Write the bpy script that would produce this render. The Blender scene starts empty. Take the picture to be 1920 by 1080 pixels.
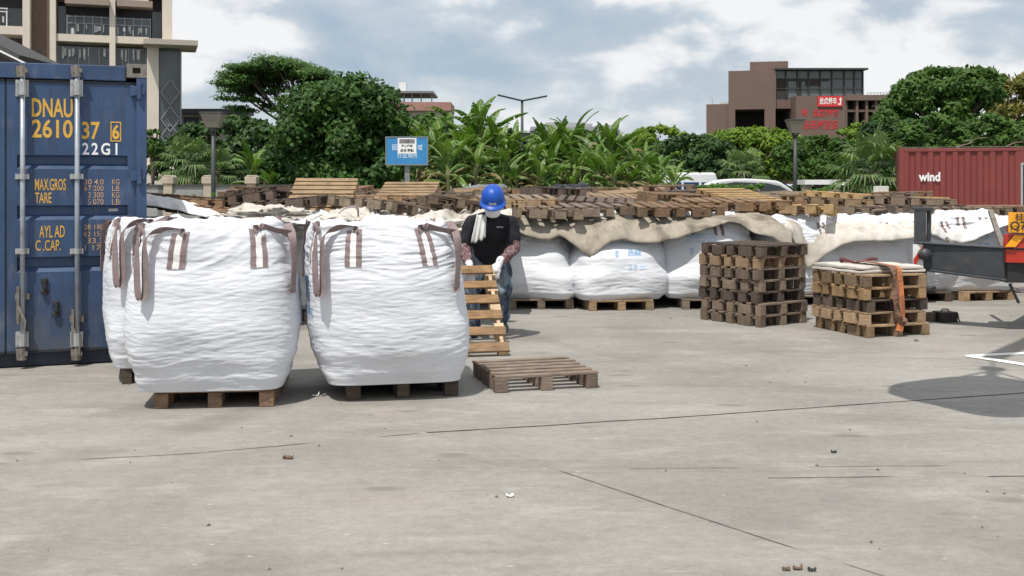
import bpy, math, random
import numpy as np
from mathutils import Vector, Matrix, Quaternion, noise
S = bpy.context.scene
COL = S.collection
R = math.radians
rnd = random.Random(7)
# ------------------------------------------------------------------ camera
F, EYE = 2000.0, 1.55           # focal length in photo pixels (1920 wide), eye height in metres
cd = bpy.data.cameras.new('camera'); cam = bpy.data.objects.new('camera', cd); COL.objects.link(cam)
cam.location = (0, 0, EYE); cam.rotation_euler = (R(90), 0, 0)
cd.sensor_width = 36; cd.lens = 36 * F / 1920; cd.shift_y = -195 / 1920
cd.clip_start = .1; cd.clip_end = 2000
S.camera = cam
# ------------------------------------------------------------------ sun and sky
LIGHT = Vector((.20, .44, -1)).normalized()
EL = math.asin(-LIGHT.z); AZ = math.atan2(-LIGHT.x, -LIGHT.y)
sd = bpy.data.lights.new('sun', 'SUN'); sun = bpy.data.objects.new('sun', sd); COL.objects.link(sun)
sd.energy = 5.0; sd.angle = R(.5); sd.color = (1, .955, .88)
sun.rotation_euler = LIGHT.to_track_quat('-Z', 'Y').to_euler(); sun.location = (-5, -8, 30)
W = bpy.data.worlds.new('World'); S.world = W; W.use_nodes = True
S.view_settings.view_transform = 'Standard'; S.view_settings.look = 'None'
S.view_settings.exposure = -.22; S.view_settings.gamma = 1


class N:
    """small helper for building node chains"""
    def __init__(s, tree): s.t = tree; s.n = tree.nodes; s.l = tree.links
    def new(s, typ, **kw):
        n = s.n.new(typ)
        for k, v in kw.items(): setattr(n, k, v)
        return n
    def put(s, sock, v):
        if v is None: return
        if isinstance(v, bpy.types.NodeSocket): s.l.new(v, sock)
        else:
            if isinstance(v, (tuple, list)) and len(v) == 3 and sock.type == 'RGBA': v = (*v, 1)
            sock.default_value = v
    def math(s, op, a, b=None, c=None, clamp=False):
        n = s.new('ShaderNodeMath', operation=op, use_clamp=clamp); s.put(n.inputs[0], a); s.put(n.inputs[1], b); s.put(n.inputs[2], c); return n.outputs[0]
    def vmath(s, op, a, b=None):
        n = s.new('ShaderNodeVectorMath', operation=op); s.put(n.inputs[0], a)
        if b is not None: s.put(n.inputs[1], b)
        return n.outputs['Value'] if op in ('LENGTH', 'DOT_PRODUCT', 'DISTANCE') else n.outputs[0]
    def mix(s, f, a, b, typ='MIX'):
        n = s.new('ShaderNodeMix', data_type='RGBA', blend_type=typ); s.put(n.inputs[0], f); s.put(n.inputs[6], a); s.put(n.inputs[7], b); return n.outputs[2]
    def noise(s, vec, scale, detail=4, rough=.55, dist=0):
        n = s.new('ShaderNodeTexNoise'); s.put(n.inputs['Vector'], vec); s.put(n.inputs['Scale'], scale); s.put(n.inputs['Detail'], detail)
        s.put(n.inputs['Roughness'], rough); s.put(n.inputs['Distortion'], dist); return n.outputs['Fac']
    def ramp(s, f, lo, hi, a=0.0, b=1.0, smooth=True):
        n = s.new('ShaderNodeMapRange', interpolation_type='SMOOTHSTEP' if smooth else 'LINEAR'); s.put(n.inputs[0], f)
        n.inputs[1].default_value = lo; n.inputs[2].default_value = hi; n.inputs[3].default_value = a; n.inputs[4].default_value = b; return n.outputs[0]
    def scale(s, vec, sc, rot=(0, 0, 0), loc=(0, 0, 0)):
        n = s.new('ShaderNodeMapping'); s.put(n.inputs[0], vec); n.inputs[1].default_value = loc; n.inputs[2].default_value = rot; n.inputs[3].default_value = sc; return n.outputs[0]
    def sep(s, v):
        n = s.new('ShaderNodeSeparateXYZ'); s.put(n.inputs[0], v); return n.outputs
    def bump(s, h, strength, dist=.01, normal=None):
        n = s.new('ShaderNodeBump'); s.put(n.inputs['Height'], h); n.inputs['Strength'].default_value = strength; n.inputs['Distance'].default_value = dist
        if normal is not None: s.put(n.inputs['Normal'], normal)
        return n.outputs[0]


def sky():
    n = N(W.node_tree); bg = n.n['Background']
    st = n.new('ShaderNodeTexSky', sky_type='NISHITA'); st.sun_disc = False; st.sun_elevation = EL; st.sun_rotation = AZ
    st.air_density = 1.0; st.dust_density = 1.6; st.ozone_density = 1.5
    d = n.new('ShaderNodeTexCoord').outputs['Generated']
    z = n.sep(d)[2]
    v = n.scale(d, (1, 1, 2.1), loc=(.13, 0, .02))
    big = n.noise(v, 2.6, 5, .5, .25)
    fine = n.noise(v, 10.0, 9, .55, .15)
    dens = n.math('MULTIPLY_ADD', fine, .52, n.math('MULTIPLY', big, .72))
    cover = n.ramp(dens, .42, .62)                 # thin grey veil
    puff = n.ramp(dens, .575, .675)                # bright cumulus tops
    shade = n.ramp(n.noise(v, 5.0, 4, .5), .35, .68)
    grey = n.mix(shade, (5.9, 6.6, 7.3), (7.4, 7.9, 8.3))
    c = n.mix(n.math('MULTIPLY', cover, .78), n.mix(.5, st.outputs[0], (5.0, 6.5, 8.1)), grey)
    c = n.mix(n.math('MULTIPLY', puff, .9), c, (9.9, 10.0, 10.1))
    c = n.mix(n.ramp(z, -.02, .11, .45, 0), c, (7.6, 8.2, 8.7))  # pale towards the horizon
    n.put(bg.inputs[0], c); bg.inputs[1].default_value = .11
sky()

# ------------------------------------------------------------------ helpers
def P(px, py, d): return Vector(((px - 960) / F * d, d, EYE - (py - 345) / F * d))   # photo pixel at distance d
def G(px, py): d = EYE * F / (py - 345); return Vector(((px - 960) / F * d, d, 0))     # photo pixel on the ground


class MB:
    """mesh builder: collects vertices and faces, links them as one mesh object"""
    def __init__(s): s.v = []; s.f = []; s.m = []; s.mi = 0
    def add(s, vs, fs):
        b = len(s.v); s.v.extend([tuple(p) for p in vs]); s.f.extend([[i + b for i in f] for f in fs]); s.m.extend([s.mi] * len(fs)); return s
    def box(s, x0, x1, y0, y1, z0, z1, M=None):
        vs = [Vector(p) for p in ((x0, y0, z0), (x1, y0, z0), (x1, y1, z0), (x0, y1, z0), (x0, y0, z1), (x1, y0, z1), (x1, y1, z1), (x0, y1, z1))]
        if M is not None: vs = [M @ p for p in vs]
        return s.add(vs, [(0, 3, 2, 1), (4, 5, 6, 7), (0, 1, 5, 4), (1, 2, 6, 5), (2, 3, 7, 6), (3, 0, 4, 7)])
    def bar(s, a, b, w, h, up=(0, 0, 1)):
        a = Vector(a); b = Vector(b); d = b - a; L = d.length; d.normalize(); u = Vector(up)
        if abs(d.dot(u)) > .98: u = Vector((0, 1, 0))
        x = d.cross(u).normalized(); u = x.cross(d).normalized()
        M = Matrix((( x.x, d.x, u.x, a.x), (x.y, d.y, u.y, a.y), (x.z, d.z, u.z, a.z), (0, 0, 0, 1)))
        return s.box(-w / 2, w / 2, 0, L, -h / 2, h / 2, M)
    def tube(s, pts, rad, seg=8, cap=True):
        pts = [Vector(p) for p in pts]; n = len(pts)
        if not hasattr(rad, '__len__'): rad = [rad] * n
        vs = []; ref = None
        for i, p in enumerate(pts):
            t = (pts[min(i + 1, n - 1)] - pts[max(i - 1, 0)]).normalized()
            if ref is None: ref = t.orthogonal().normalized()
            ref = (ref - t * ref.dot(t)).normalized(); bb = t.cross(ref)
            for k in range(seg):
                a = 2 * math.pi * k / seg; vs.append(p + (ref * math.cos(a) + bb * math.sin(a)) * rad[i])
        fs = [(i * seg + k, i * seg + (k + 1) % seg, (i + 1) * seg + (k + 1) % seg, (i + 1) * seg + k) for i in range(n - 1) for k in range(seg)]
        if cap: fs += [tuple(range(seg))[::-1], tuple(range((n - 1) * seg, n * seg))]
        return s.add(vs, fs)
    def lathe(s, prof, seg=24, M=None, sx=1, sy=1):
        vs = []
        for r, z in prof:
            for k in range(seg):
                a = 2 * math.pi * k / seg; p = Vector((r * math.cos(a) * sx, r * math.sin(a) * sy, z)); vs.append(M @ p if M is not None else p)
        n = len(prof)
        return s.add(vs, [(i * seg + k, i * seg + (k + 1) % seg, (i + 1) * seg + (k + 1) % seg, (i + 1) * seg + k) for i in range(n - 1) for k in range(seg)])
    def prism(s, poly, y0, y1, M=None):
        """polygon in x,z extruded along y"""
        n = len(poly); vs = [Vector((x, y0, z)) for x, z in poly] + [Vector((x, y1, z)) for x, z in poly]
        if M is not None: vs = [M @ p for p in vs]
        return s.add(vs, [tuple(range(n)), tuple(range(n, 2 * n))[::-1]] + [(i, i + n, (i + 1) % n + n, (i + 1) % n) for i in range(n)])
    def grid(s, pts):
        """rows of points -> quads"""
        r = len(pts); c = len(pts[0])
        return s.add([p for row in pts for p in row], [(i * c + j, i * c + j + 1, (i + 1) * c + j + 1, (i + 1) * c + j) for i in range(r - 1) for j in range(c - 1)])
    def mesh(s, name, mats, smooth=False):
        me = bpy.data.meshes.new(name); me.from_pydata(s.v, [], s.f)
        for m in (mats if isinstance(mats, (list, tuple)) else [mats]): me.materials.append(m)
        if any(s.m): me.polygons.foreach_set('material_index', s.m)
        if smooth: me.polygons.foreach_set('use_smooth', [True] * len(me.polygons))
        me.update(); return me
    def build(s, name, mats, parent=None, smooth=False, loc=None, fix=True):
        me = s.mesh(name, mats, smooth)
        if fix: fixn(me)
        return put(name, me, parent, loc)


def fixn(me):
    import bmesh
    bm = bmesh.new(); bm.from_mesh(me); bmesh.ops.recalc_face_normals(bm, faces=bm.faces); bm.to_mesh(me); bm.free()


def put(name, me, parent=None, loc=None):
    o = bpy.data.objects.new(name, me); COL.objects.link(o)
    if parent is not None: o.parent = parent
    if loc is not None: o.location = loc
    return o


def tag(o, label=None, cat=None, group=None, kind=None):
    for k, v in (('label', label), ('category', cat), ('group', group), ('kind', kind)):
        if v: o[k] = v
    return o


def thing(name, label, cat, loc=(0, 0, 0), rz=0, group=None):
    o = bpy.data.objects.new(name, None); COL.objects.link(o); o.location = loc; o.rotation_euler = (0, 0, rz); o.empty_display_size = .2
    return tag(o, label, cat, group)


def dup(root, loc=None, rot=None, label=None, scale=None, mats=None, color=None):
    """copy of a thing with its parts and sub-parts; a part's own colour may change"""
    def rec(o, par):
        c = o.copy(); COL.objects.link(c)
        if par is not None: c.parent = par
        if color is not None: c.color = color
        for ch in list(o.children): rec(ch, c)
        return c
    r = rec(root, None)
    if loc is not None: r.location = loc
    if rot is not None: r.rotation_euler = rot
    if scale is not None: r.scale = scale
    if label: r['label'] = label
    return r


def bevel(o, w, seg=2, ang=40):
    m = o.modifiers.new('bevel', 'BEVEL'); m.width = w; m.segments = seg; m.limit_method = 'ANGLE'; m.angle_limit = R(ang); return o


def flat_mesh(ob):
    dg = bpy.context.evaluated_depsgraph_get(); dg.update()
    return bpy.data.meshes.new_from_object(ob.evaluated_get(dg))


def text_geo(body, bold=0.0, spacing=1.0):
    c = bpy.data.curves.new('t', 'FONT'); c.body = body; c.offset = bold; c.space_character = spacing; c.resolution_u = 3
    o = bpy.data.objects.new('t', c); COL.objects.link(o); me = flat_mesh(o)
    vs = [v.co.copy() for v in me.vertices]; fs = [tuple(p.vertices) for p in me.polygons]
    bpy.data.objects.remove(o); bpy.data.curves.remove(c); bpy.data.meshes.remove(me)
    x0 = min(v.x for v in vs); x1 = max(v.x for v in vs); y0 = min(v.y for v in vs); y1 = max(v.y for v in vs)
    return [((v.x - x0) / (x1 - x0), (v.y - y0) / (y1 - y0)) for v in vs], fs


def text_on(mb, body, fn, bold=0.0, spacing=1.0):
    """letters mapped from the unit square by fn(u, v)"""
    vs, fs = text_geo(body, bold, spacing); mb.add([fn(u, v) for u, v in vs], fs)


# ------------------------------------------------------------------ materials
def newmat(name):
    m = bpy.data.materials.new(name); m.use_nodes = True; n = N(m.node_tree); b = n.n['Principled BSDF']; return m, n, b


def basic(name, col, rough=.7, var=.12, scale=6, bump=0, bscale=60, metal=0, stretch=(1, 1, 1), dirt=None, dscale=3, dlo=.55, dhi=.7, damt=.7, spec=.5, dstretch=(1, 1, 1)):
    m, n, b = newmat(name)
    co = n.new('ShaderNodeTexCoord').outputs['Object']
    rn = n.new('ShaderNodeObjectInfo').outputs['Random']
    off = n.vmath('ADD', co, n.math('MULTIPLY', rn, 37.0))
    v = n.scale(off, stretch)
    f = n.noise(v, scale, 5)
    f2 = n.ramp(f, .25, .75, 1 - var, 1 + var, False)
    c = n.mix(1, col, f2, 'MULTIPLY')
    if dirt:
        c = n.mix(n.math('MULTIPLY', n.ramp(n.noise(n.scale(off, dstretch), dscale, 7, .65), dlo, dhi), damt), c, dirt)
    n.put(b.inputs['Base Color'], c); b.inputs['Roughness'].default_value = rough; b.inputs['Metallic'].default_value = metal
    b.inputs['Specular IOR Level'].default_value = spec
    if bump: n.put(b.inputs['Normal'], n.bump(n.noise(v, bscale, 3), bump))
    return m


def wood_mat():
    m, n, b = newmat('pallet_wood')
    co = n.new('ShaderNodeTexCoord').outputs['Object']; oi = n.new('ShaderNodeObjectInfo')
    v = n.vmath('ADD', co, n.math('MULTIPLY', oi.outputs['Random'], 53.0))
    g = n.noise(n.scale(v, (1.6, 14, 14)), 5, 6, .6, .4)      # grain mostly along x for boards
    g2 = n.noise(v, 7, 5, .6)
    g3 = n.noise(v, 2.2, 2)
    k = n.math('ADD', n.ramp(g, .3, .7, .62, 1.25, False), n.ramp(g2, .3, .72, -.28, .25, False))
    k = n.math('MULTIPLY', k, n.ramp(oi.outputs['Random'], 0, 1, .78, 1.22, False))
    c = n.mix(1, oi.outputs['Color'], k, 'MULTIPLY')
    c = n.mix(n.math('MULTIPLY', n.ramp(g3, .5, .66), .5), c, n.mix(.5, c, (.13, .115, .10)))
    c = n.mix(n.math('MULTIPLY', n.ramp(n.noise(v, 11, 3), .66, .74), .7), c, (.035, .026, .02))
    n.put(b.inputs['Base Color'], c); b.inputs['Roughness'].default_value = .85; b.inputs['Specular IOR Level'].default_value = .25
    n.put(b.inputs['Normal'], n.bump(g, .5, .006))
    return m


def fabric_mat(name='woven_sack', base=(.69, .71, .755), seams=True):
    m, n, b = newmat(name)
    co = n.new('ShaderNodeTexCoord').outputs['Object']; rn = n.new('ShaderNodeObjectInfo').outputs['Random']
    v = n.vmath('ADD', co, n.math('MULTIPLY', rn, 19.0))
    wr = n.noise(n.scale(v, (2.6, 2.6, 16)), 3.0, 5, .55, .6)
    wr2 = n.noise(n.scale(v, (9, 9, 30)), 3.0, 3, .5, .3)
    tone = n.noise(v, 2.5, 4)
    c = n.mix(n.ramp(tone, .3, .7), base, tuple(x * .90 for x in base))
    xyz = n.sep(co)
    w = n.math('ABSOLUTE', n.math('SUBTRACT', n.math('FRACT', n.math('MULTIPLY_ADD', n.math('ADD', xyz[0], n.math('MULTIPLY', xyz[1], .83)), 3.4, .37)), .5))
    c = n.mix(n.math('MULTIPLY', n.ramp(w, 0, .012, 1, 0), .16), c, (.48, .50, .55))
    dirt = n.math('MULTIPLY', n.ramp(n.noise(v, 6, 7, .7), .60, .78), .45)
    c = n.mix(dirt, c, (.55, .53, .49))
    n.put(b.inputs['Base Color'], c); b.inputs['Roughness'].default_value = .62; b.inputs['Specular IOR Level'].default_value = .35
    n.put(b.inputs['Normal'], n.bump(n.math('ADD', wr, n.math('MULTIPLY', wr2, .6)), .30, .012))
    return m


def tarp_mat(name, base, dirt, amt=.8, lo=.47, hi=.66):
    m, n, b = newmat(name)
    v = n.new('ShaderNodeNewGeometry').outputs['Position']
    d1 = n.noise(v, 2.3, 8, .68, .5); d2 = n.noise(v, 9, 6, .65)
    c = n.mix(n.ramp(d2, .3, .7), base, tuple(x * .82 for x in base))
    c = n.mix(n.math('MULTIPLY', n.ramp(d1, lo, hi), amt), c, dirt)
    n.put(b.inputs['Base Color'], c); b.inputs['Roughness'].default_value = .85; b.inputs['Specular IOR Level'].default_value = .2
    n.put(b.inputs['Normal'], n.bump(n.noise(v, 5, 4, .5, .8), .25, .03))
    return m


def leaf_mat(name, a, b_, tr=.3, scale=1.2, rough=.55, warm=None):
    m, n, b = newmat(name)
    v = n.new('ShaderNodeNewGeometry').outputs['Position']
    f = n.noise(v, scale, 4, .6); f2 = n.noise(v, scale * 9, 2)
    c = n.mix(n.ramp(n.math('ADD', n.math('MULTIPLY', f, .6), n.math('MULTIPLY', f2, .4)), .36, .64), a, b_)
    if warm: c = n.mix(n.ramp(n.noise(v, scale * 5, 3), .60, .68), c, warm)
    n.put(b.inputs['Base Color'], c); b.inputs['Roughness'].default_value = rough; b.inputs['Specular IOR Level'].default_value = .3
    t = n.new('ShaderNodeBsdfTranslucent'); n.put(t.inputs[0], n.mix(1, c, (1.15, 1.3, .5), 'MULTIPLY'))
    mx = n.new('ShaderNodeMixShader'); mx.inputs[0].default_value = tr
    n.l.new(b.outputs[0], mx.inputs[1]); n.l.new(t.outputs[0], mx.inputs[2]); n.l.new(mx.outputs[0], n.n['Material Output'].inputs[0])
    return m


def concrete_mat():
    m, n, b = newmat('concrete')
    v = n.new('ShaderNodeNewGeometry').outputs['Position']
    big = n.noise(v, .38, 6, .6, .3)
    st = n.noise(n.scale(v, (.35, 1.9, 1), rot=(0, 0, R(6))), 1.2, 9, .68, .6)      # smeared wear, left to right
    st2 = n.noise(n.scale(v, (.8, 1.9, 1), rot=(0, 0, R(-9))), 1.5, 9, .68, .4)
    mott = n.noise(n.scale(v, (1, 1.35, 1)), 12.0, 10, .76, .25); fine = n.noise(v, 46, 7, .75); grit = n.noise(v, 170, 3, .6)
    c = n.mix(n.ramp(big, .33, .68), (.222, .209, .191), (.312, .296, .273))
    c = n.mix(n.math('MULTIPLY', n.ramp(st, .50, .68), .45), c, (.180, .168, .149))
    c = n.mix(n.math('MULTIPLY', n.ramp(st2, .50, .68), .42), c, (.40, .382, .348))
    c = n.mix(n.math('MULTIPLY', n.ramp(st2, .44, .30), .40), c, (.20, .185, .165))
    pk = n.noise(n.scale(v, (1, 1.6, 1)), .8, 5, .6)
    c = n.mix(n.math('MULTIPLY', n.ramp(pk, .52, .68), .42), c, (.33, .29, .272))
    c = n.mix(1, c, n.ramp(mott, .30, .70, .84, 1.15, False), 'MULTIPLY')
    c = n.mix(1, c, n.ramp(fine, .28, .72, .87, 1.13, False), 'MULTIPLY')
    c = n.mix(1, c, n.ramp(grit, .25, .75, .92, 1.08, False), 'MULTIPLY')
    # scattered pale and dark flecks
    vo = n.new('ShaderNodeTexVoronoi'); n.put(vo.inputs['Vector'], n.scale(v, (1, 1.7, 1))); vo.inputs['Scale'].default_value = 5.5
    fl = n.math('MULTIPLY', n.ramp(vo.outputs['Distance'], .05, .085, 1, 0), n.ramp(n.sep(vo.outputs['Color'])[0], .72, .75))
    c = n.mix(n.math('MULTIPLY', fl, .6), c, (.5, .485, .45))
    vo2 = n.new('ShaderNodeTexVoronoi'); n.put(vo2.inputs['Vector'], n.scale(v, (.8, 2.0, 1), loc=(3.1, 7.7, 0))); vo2.inputs['Scale'].default_value = 2.2
    dk = n.math('MULTIPLY', n.ramp(vo2.outputs['Distance'], .10, .26, 1, 0), n.ramp(n.sep(vo2.outputs['Color'])[1], .76, .80))
    c = n.mix(n.math('MULTIPLY', dk, .45), c, (.12, .112, .10))
    # old tyre marks: wide faint arcs
    for cx, cy, r, w, k in ((-7.2, 9.6, 5.9, .16, .6), (-6.6, 9.2, 4.4, .12, .3), (6.5, -1.5, 8.3, .14, .28), (8.0, 14.5, 8.6, .10, .25)):
        dd = n.math('ABSOLUTE', n.math('SUBTRACT', n.vmath('DISTANCE', v, (cx, cy, 0)), r))
        a = n.math('MULTIPLY', n.ramp(dd, w * .3, w * 1.5, 1, 0), n.ramp(st, .38, .62, .2, 1))
        c = n.mix(n.math('MULTIPLY', a, k), c, (.17, .158, .145))
    n.put(b.inputs['Base Color'], c); b.inputs['Roughness'].default_value = .88; b.inputs['Specular IOR Level'].default_value = .25
    n.put(b.inputs['Normal'], n.bump(n.math('ADD', fine, n.math('MULTIPLY', grit, .5)), .25, .006))
    return m


def paint_mat(name, col):
    """weathered container paint: faded patches, runs of grime, rust specks and scrapes"""
    m, n, b = newmat(name)
    co = n.new('ShaderNodeTexCoord').outputs['Object']
    f = n.noise(co, 1.6, 5, .6); c = n.mix(n.ramp(f, .3, .7), tuple(x * .82 for x in col), tuple(x * 1.12 + .006 for x in col))
    run = n.noise(n.scale(co, (16, 16, .9)), 1.3, 6, .65); c = n.mix(n.math('MULTIPLY', n.ramp(run, .50, .70), .55), c, (.028, .040, .06))
    fade = n.noise(n.scale(co, (3, 3, 1.4)), 2.2, 8, .7); c = n.mix(n.math('MULTIPLY', n.ramp(fade, .54, .72), .5), c, (.13, .155, .20))
    rust = n.noise(n.scale(co, (5, 5, 2.5)), 3.4, 9, .75); c = n.mix(n.math('MULTIPLY', n.ramp(rust, .635, .68), .8), c, (.075, .040, .028))
    scr = n.noise(n.scale(co, (2, 2, 38), rot=(0, R(11), 0)), 1.6, 4, .7); c = n.mix(n.math('MULTIPLY', n.ramp(scr, .70, .74), .45), c, (.22, .25, .29))
    z = n.sep(co)[2]; low = n.math('MULTIPLY', n.ramp(z, .1, .75, 1, 0), n.ramp(n.noise(co, 3, 6, .65), .35, .6)); c = n.mix(n.math('MULTIPLY', low, .55), c, (.10, .10, .095))
    n.put(b.inputs['Base Color'], c); n.put(b.inputs['Roughness'], n.ramp(fade, .3, .7, .38, .62)); b.inputs['Specular IOR Level'].default_value = .45
    n.put(b.inputs['Normal'], n.bump(n.noise(n.scale(co, (1, 1, .7)), 3.2, 2), .5, .03)); return m


M = dict(
    concrete=concrete_mat(), wood=wood_mat(), sack=fabric_mat(), sack_old=fabric_mat('woven_sack_used', (.71, .73, .77)),
    strap=basic('strap_mauve', (.235, .175, .175), .8, .2, 14, .3, 160), strap_white=basic('strap_white', (.78, .76, .76), .8, .06, 20),
    ink=basic('blue_ink', (.22, .42, .68), .6, .25, 20), ink_pale=basic('pale_blue_ink', (.42, .58, .76), .6, .2, 20), ink_red=basic('red_ink', (.62, .05, .07), .6),
    cblue=paint_mat('container_blue', (.030, .066, .148)),
    cblue_dark=basic('gasket_dark', (.018, .022, .03), .6), steel=basic('galvanised', (.42, .43, .43), .45, .2, 20, metal=.5, dirt=(.22, .13, .08), dscale=12, dlo=.56, dhi=.70, damt=.6),
    rust=basic('old_steel', (.20, .18, .16), .6, .3, 20, metal=.3, dirt=(.16, .08, .04), dscale=9),
    rod=basic('rod_steel', (.30, .335, .37), .42, .2, 12, metal=.2, dirt=(.20, .13, .09), dscale=10, dlo=.58, dhi=.72),
    yellow=basic('faded_yellow', (.62, .36, .05), .6, .15, 20), yellow_pale=basic('worn_orange', (.48, .30, .16), .6, .2, 30), white=basic('white_paint', (.78, .78, .78), .6, .06, 10),
    white_worn=basic('road_white', (.78, .77, .72), .8, .15, 12), black=basic('black_dirty', (.02, .02, .02), .6, .3, 10), joint=basic('joint_filler', (.04, .037, .034), .9, .4, 6),
    cred=basic('container_red', (.185, .036, .032), .6, .16, 1.2, dirt=(.12, .04, .03), dscale=1.6, dlo=.55, dhi=.8, damt=.5),
    beige=tarp_mat('canvas_beige', (.375, .335, .275), (.135, .115, .09), .85, .45, .63), cream=tarp_mat('sheet_cream', (.60, .565, .51), (.33, .29, .24), .75, .50, .68), grey_tarp=tarp_mat('sheet_white', (.76, .75, .74), (.42, .40, .37), .55, .52, .72),
    tarp_under=tarp_mat('tarp_lining', (.22, .235, .25), (.12, .12, .12)),
    truck=basic('truck_steel', (.038, .043, .05), .5, .3, 6, dirt=(.10, .09, .08), dscale=5, dlo=.5, dhi=.75, damt=.5), orange=basic('plate_orange', (.82, .36, .02), .5, .05),
    refl_red=basic('reflector_red', (.42, .03, .015), .4, .1), refl_yellow=basic('reflector_yellow', (.85, .36, .01), .4, .08),
    rubber=basic('rubber', (.02, .02, .021), .8), bark=basic('bark', (.10, .08, .06), .9, .35, 8, .6, 30), bark_pale=basic('bark_pale', (.20, .17, .13), .9, .3, 8, .5, 30),
    strap_orange=basic('ratchet_orange', (.50, .16, .055), .75, .3, 9, dirt=(.22, .11, .07), dscale=8, dlo=.45, dhi=.65), strap_brown=basic('ratchet_brown', (.17, .09, .065), .8, .3, 12),
    metal_dark=basic('dark_metal', (.035, .042, .04), .5, .2, 6), glass=basic('dark_glass', (.02, .028, .03), .12, .3, .6), lampshade=basic('lamp_shade', (.20, .185, .15), .6, .1),
)
# ------------------------------------------------------------------ ground
g = MB(); g.grid([[(x, y, 0) for x in np.linspace(-400, 400, 9)] for y in np.linspace(-40, 900, 10)])
tag(g.build('ground', M['concrete']), kind='structure')
M['verge'] = basic('verge_soil', (.07, .085, .04), .95, .35, .8, dirt=(.12, .10, .07), dscale=.6)
M['asphalt'] = basic('asphalt', (.06, .06, .058), .9, .2, 2)
g = MB(); g.grid([[(x, y, .004) for x in (-60, 0, 60)] for y in (30.5, 33, 39)])
tag(g.build('planting_bed', M['verge']), kind='structure')
g = MB(); g.grid([[(x, y, .004) for x in (-200, 0, 200)] for y in (40, 55, 68)])
tag(g.build('road', M['asphalt']), kind='structure')
g = MB(); g.grid([[(x, y, .008) for x in (-300, 0, 300)] for y in (69, 200, 850)])
tag(g.build('field', M['verge']), kind='structure')


jf = basic('hairline_crack', (.115, .107, .096), .9, .5, 9)
def joint_line(pts, w, seed, gap=0.0):
    r = random.Random(seed); mb = MB(); P0 = [G(*p) for p in pts]
    row = []; dist = 0
    for a, b in zip(P0, P0[1:]):
        n = max(2, int((b - a).length / .05))
        for i in range(n):
            p = a.lerp(b, i / n); d = (b - a).normalized(); nn = Vector((-d.y, d.x, 0))
            off = noise.noise(Vector((p.x * 2.2, p.y * 2.2, seed))) * .012
            ww = w * (.55 + .9 * abs(noise.noise(Vector((p.x * 5, p.y * 5, seed + 3)))) + r.random() * .3)
            if gap and noise.noise(Vector((p.x * 1.7, p.y * 1.7, seed + 9))) > gap: ww *= .12
            c = p + nn * off; row.append((c - nn * ww / 2 + Vector((0, 0, .003)), c + nn * ww / 2 + Vector((0, 0, .003))))
    mb.grid([[a, b] for a, b in row]); return mb.build('pavement_joint', M['joint'] if k == 1 else jf)
for k, (pts, w, gap) in enumerate((([(-60, 873), (370, 850), (800, 812)], .009, .02), ([(800, 812), (1250, 784), (1920, 737), (2100, 724)], .016, .5),
                                   ([(690, 777), (805, 812), (950, 850)], .006, .1), ([(950, 850), (1280, 960), (1660, 1082), (1900, 1160)], .007, .15), ([(1180, 879), (1500, 876), (1990, 872)], .006, .15), ([(1440, 897), (1700, 894), (1990, 893)], .010, .12))):
    tag(joint_line(pts, w, 3 + k * 7, gap), kind='structure')
mk = MB()
a = G(1815, 668); b = G(1990, 659); c = G(1990, 695)
for e in (b, c):
    d = (e - a).normalized(); n_ = Vector((-d.y, d.x, 0)) * (.05 if e is b else .06)
    mk.add([a - n_ + Vector((0, 0, .004)), e - n_ + Vector((0, 0, .004)), e + n_ + Vector((0, 0, .004)), a + n_ + Vector((0, 0, .004))], [(0, 1, 2, 3)]) if e is b else \
        mk.add([a - n_ + Vector((0, 0, .006)), e - n_ + Vector((0, 0, .006)), e + n_ + Vector((0, 0, .006)), a + n_ + Vector((0, 0, .006))], [(0, 1, 2, 3)])
tag(mk.build('road_marking', M['white_worn']), kind='structure')

# ------------------------------------------------------------------ blue shipping container
CA = R(19); CX, CY = -3.175, 9.27
cont = thing('shipping_container', 'blue steel shipping container with closed doors and yellow lettering', 'container', (CX, CY, 0), CA)


def L(px, py):
    a = (px - 960) / F; x = (a * CY - CX) / (math.cos(CA) - a * math.sin(CA)); Y = CY + x * math.sin(CA); return x, EYE - (py - 345) / F * Y
HC, WC, LC = 2.59, 2.44, 6.06
fr = MB()
fr.box(-WC, -WC + .09, 0, .16, .16, HC - .118); fr.box(-.085, 0, 0, .16, .16, HC - .118)
fr.box(-WC + .17, -.17, .012, .14, HC - .15, HC - .02); ds = MB(); ds.box(-WC + .17, -.17, .075, .14, .012, .155); ds.build('door_sill', basic('sill_painted_shade', (.02, .028, .045), .7, .3, 6), cont)  # sill blue darkened: the shade below the doors is painted into its colour
fr.box(-WC, -WC + .07, .178, LC, 0.02, .15); fr.box(-.07, 0, .178, LC, .02, .15); fr.box(-WC, -WC + .07, .178, LC, HC - .1, HC - .01); fr.box(-.07, 0, .178, LC, HC - .1, HC - .01)
bevel(fr.build('frame', M['cblue'], cont), .006)
for x in (-WC, -.165):
    for z in (0.0, HC - .118):
        cc = MB(); cc.box(x, x + .165, -.004, .05, z, z + .036); cc.box(x, x + .165, -.004, .05, z + .085, z + .118)
        cc.box(x, x + .05, -.004, .05, z + .036, z + .085); cc.box(x + .115, x + .165, -.004, .05, z + .036, z + .085); cc.box(x, x + .165, .05, .178, z, z + .118)
        cc.mi = 1; cc.box(x + .05, x + .115, .045, .049, z + .036, z + .085); cc.mi = 0
        cc.build('corner_casting', [M['rust'], M['black']], cont)
sw = MB()
for xx, sgn in ((-WC + .01, 1), (-.045, 1)):
    rows = []; y = .178
    while y < LC - .1:
        for dy, dx in ((0, 0), (.07, 0), (.105, .034), (.175, .034), (.21, 0)):
            rows.append([(xx + dx, y + dy, .15), (xx + dx, y + dy, HC - .1)])
        y += .21
    sw.grid(rows)
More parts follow.
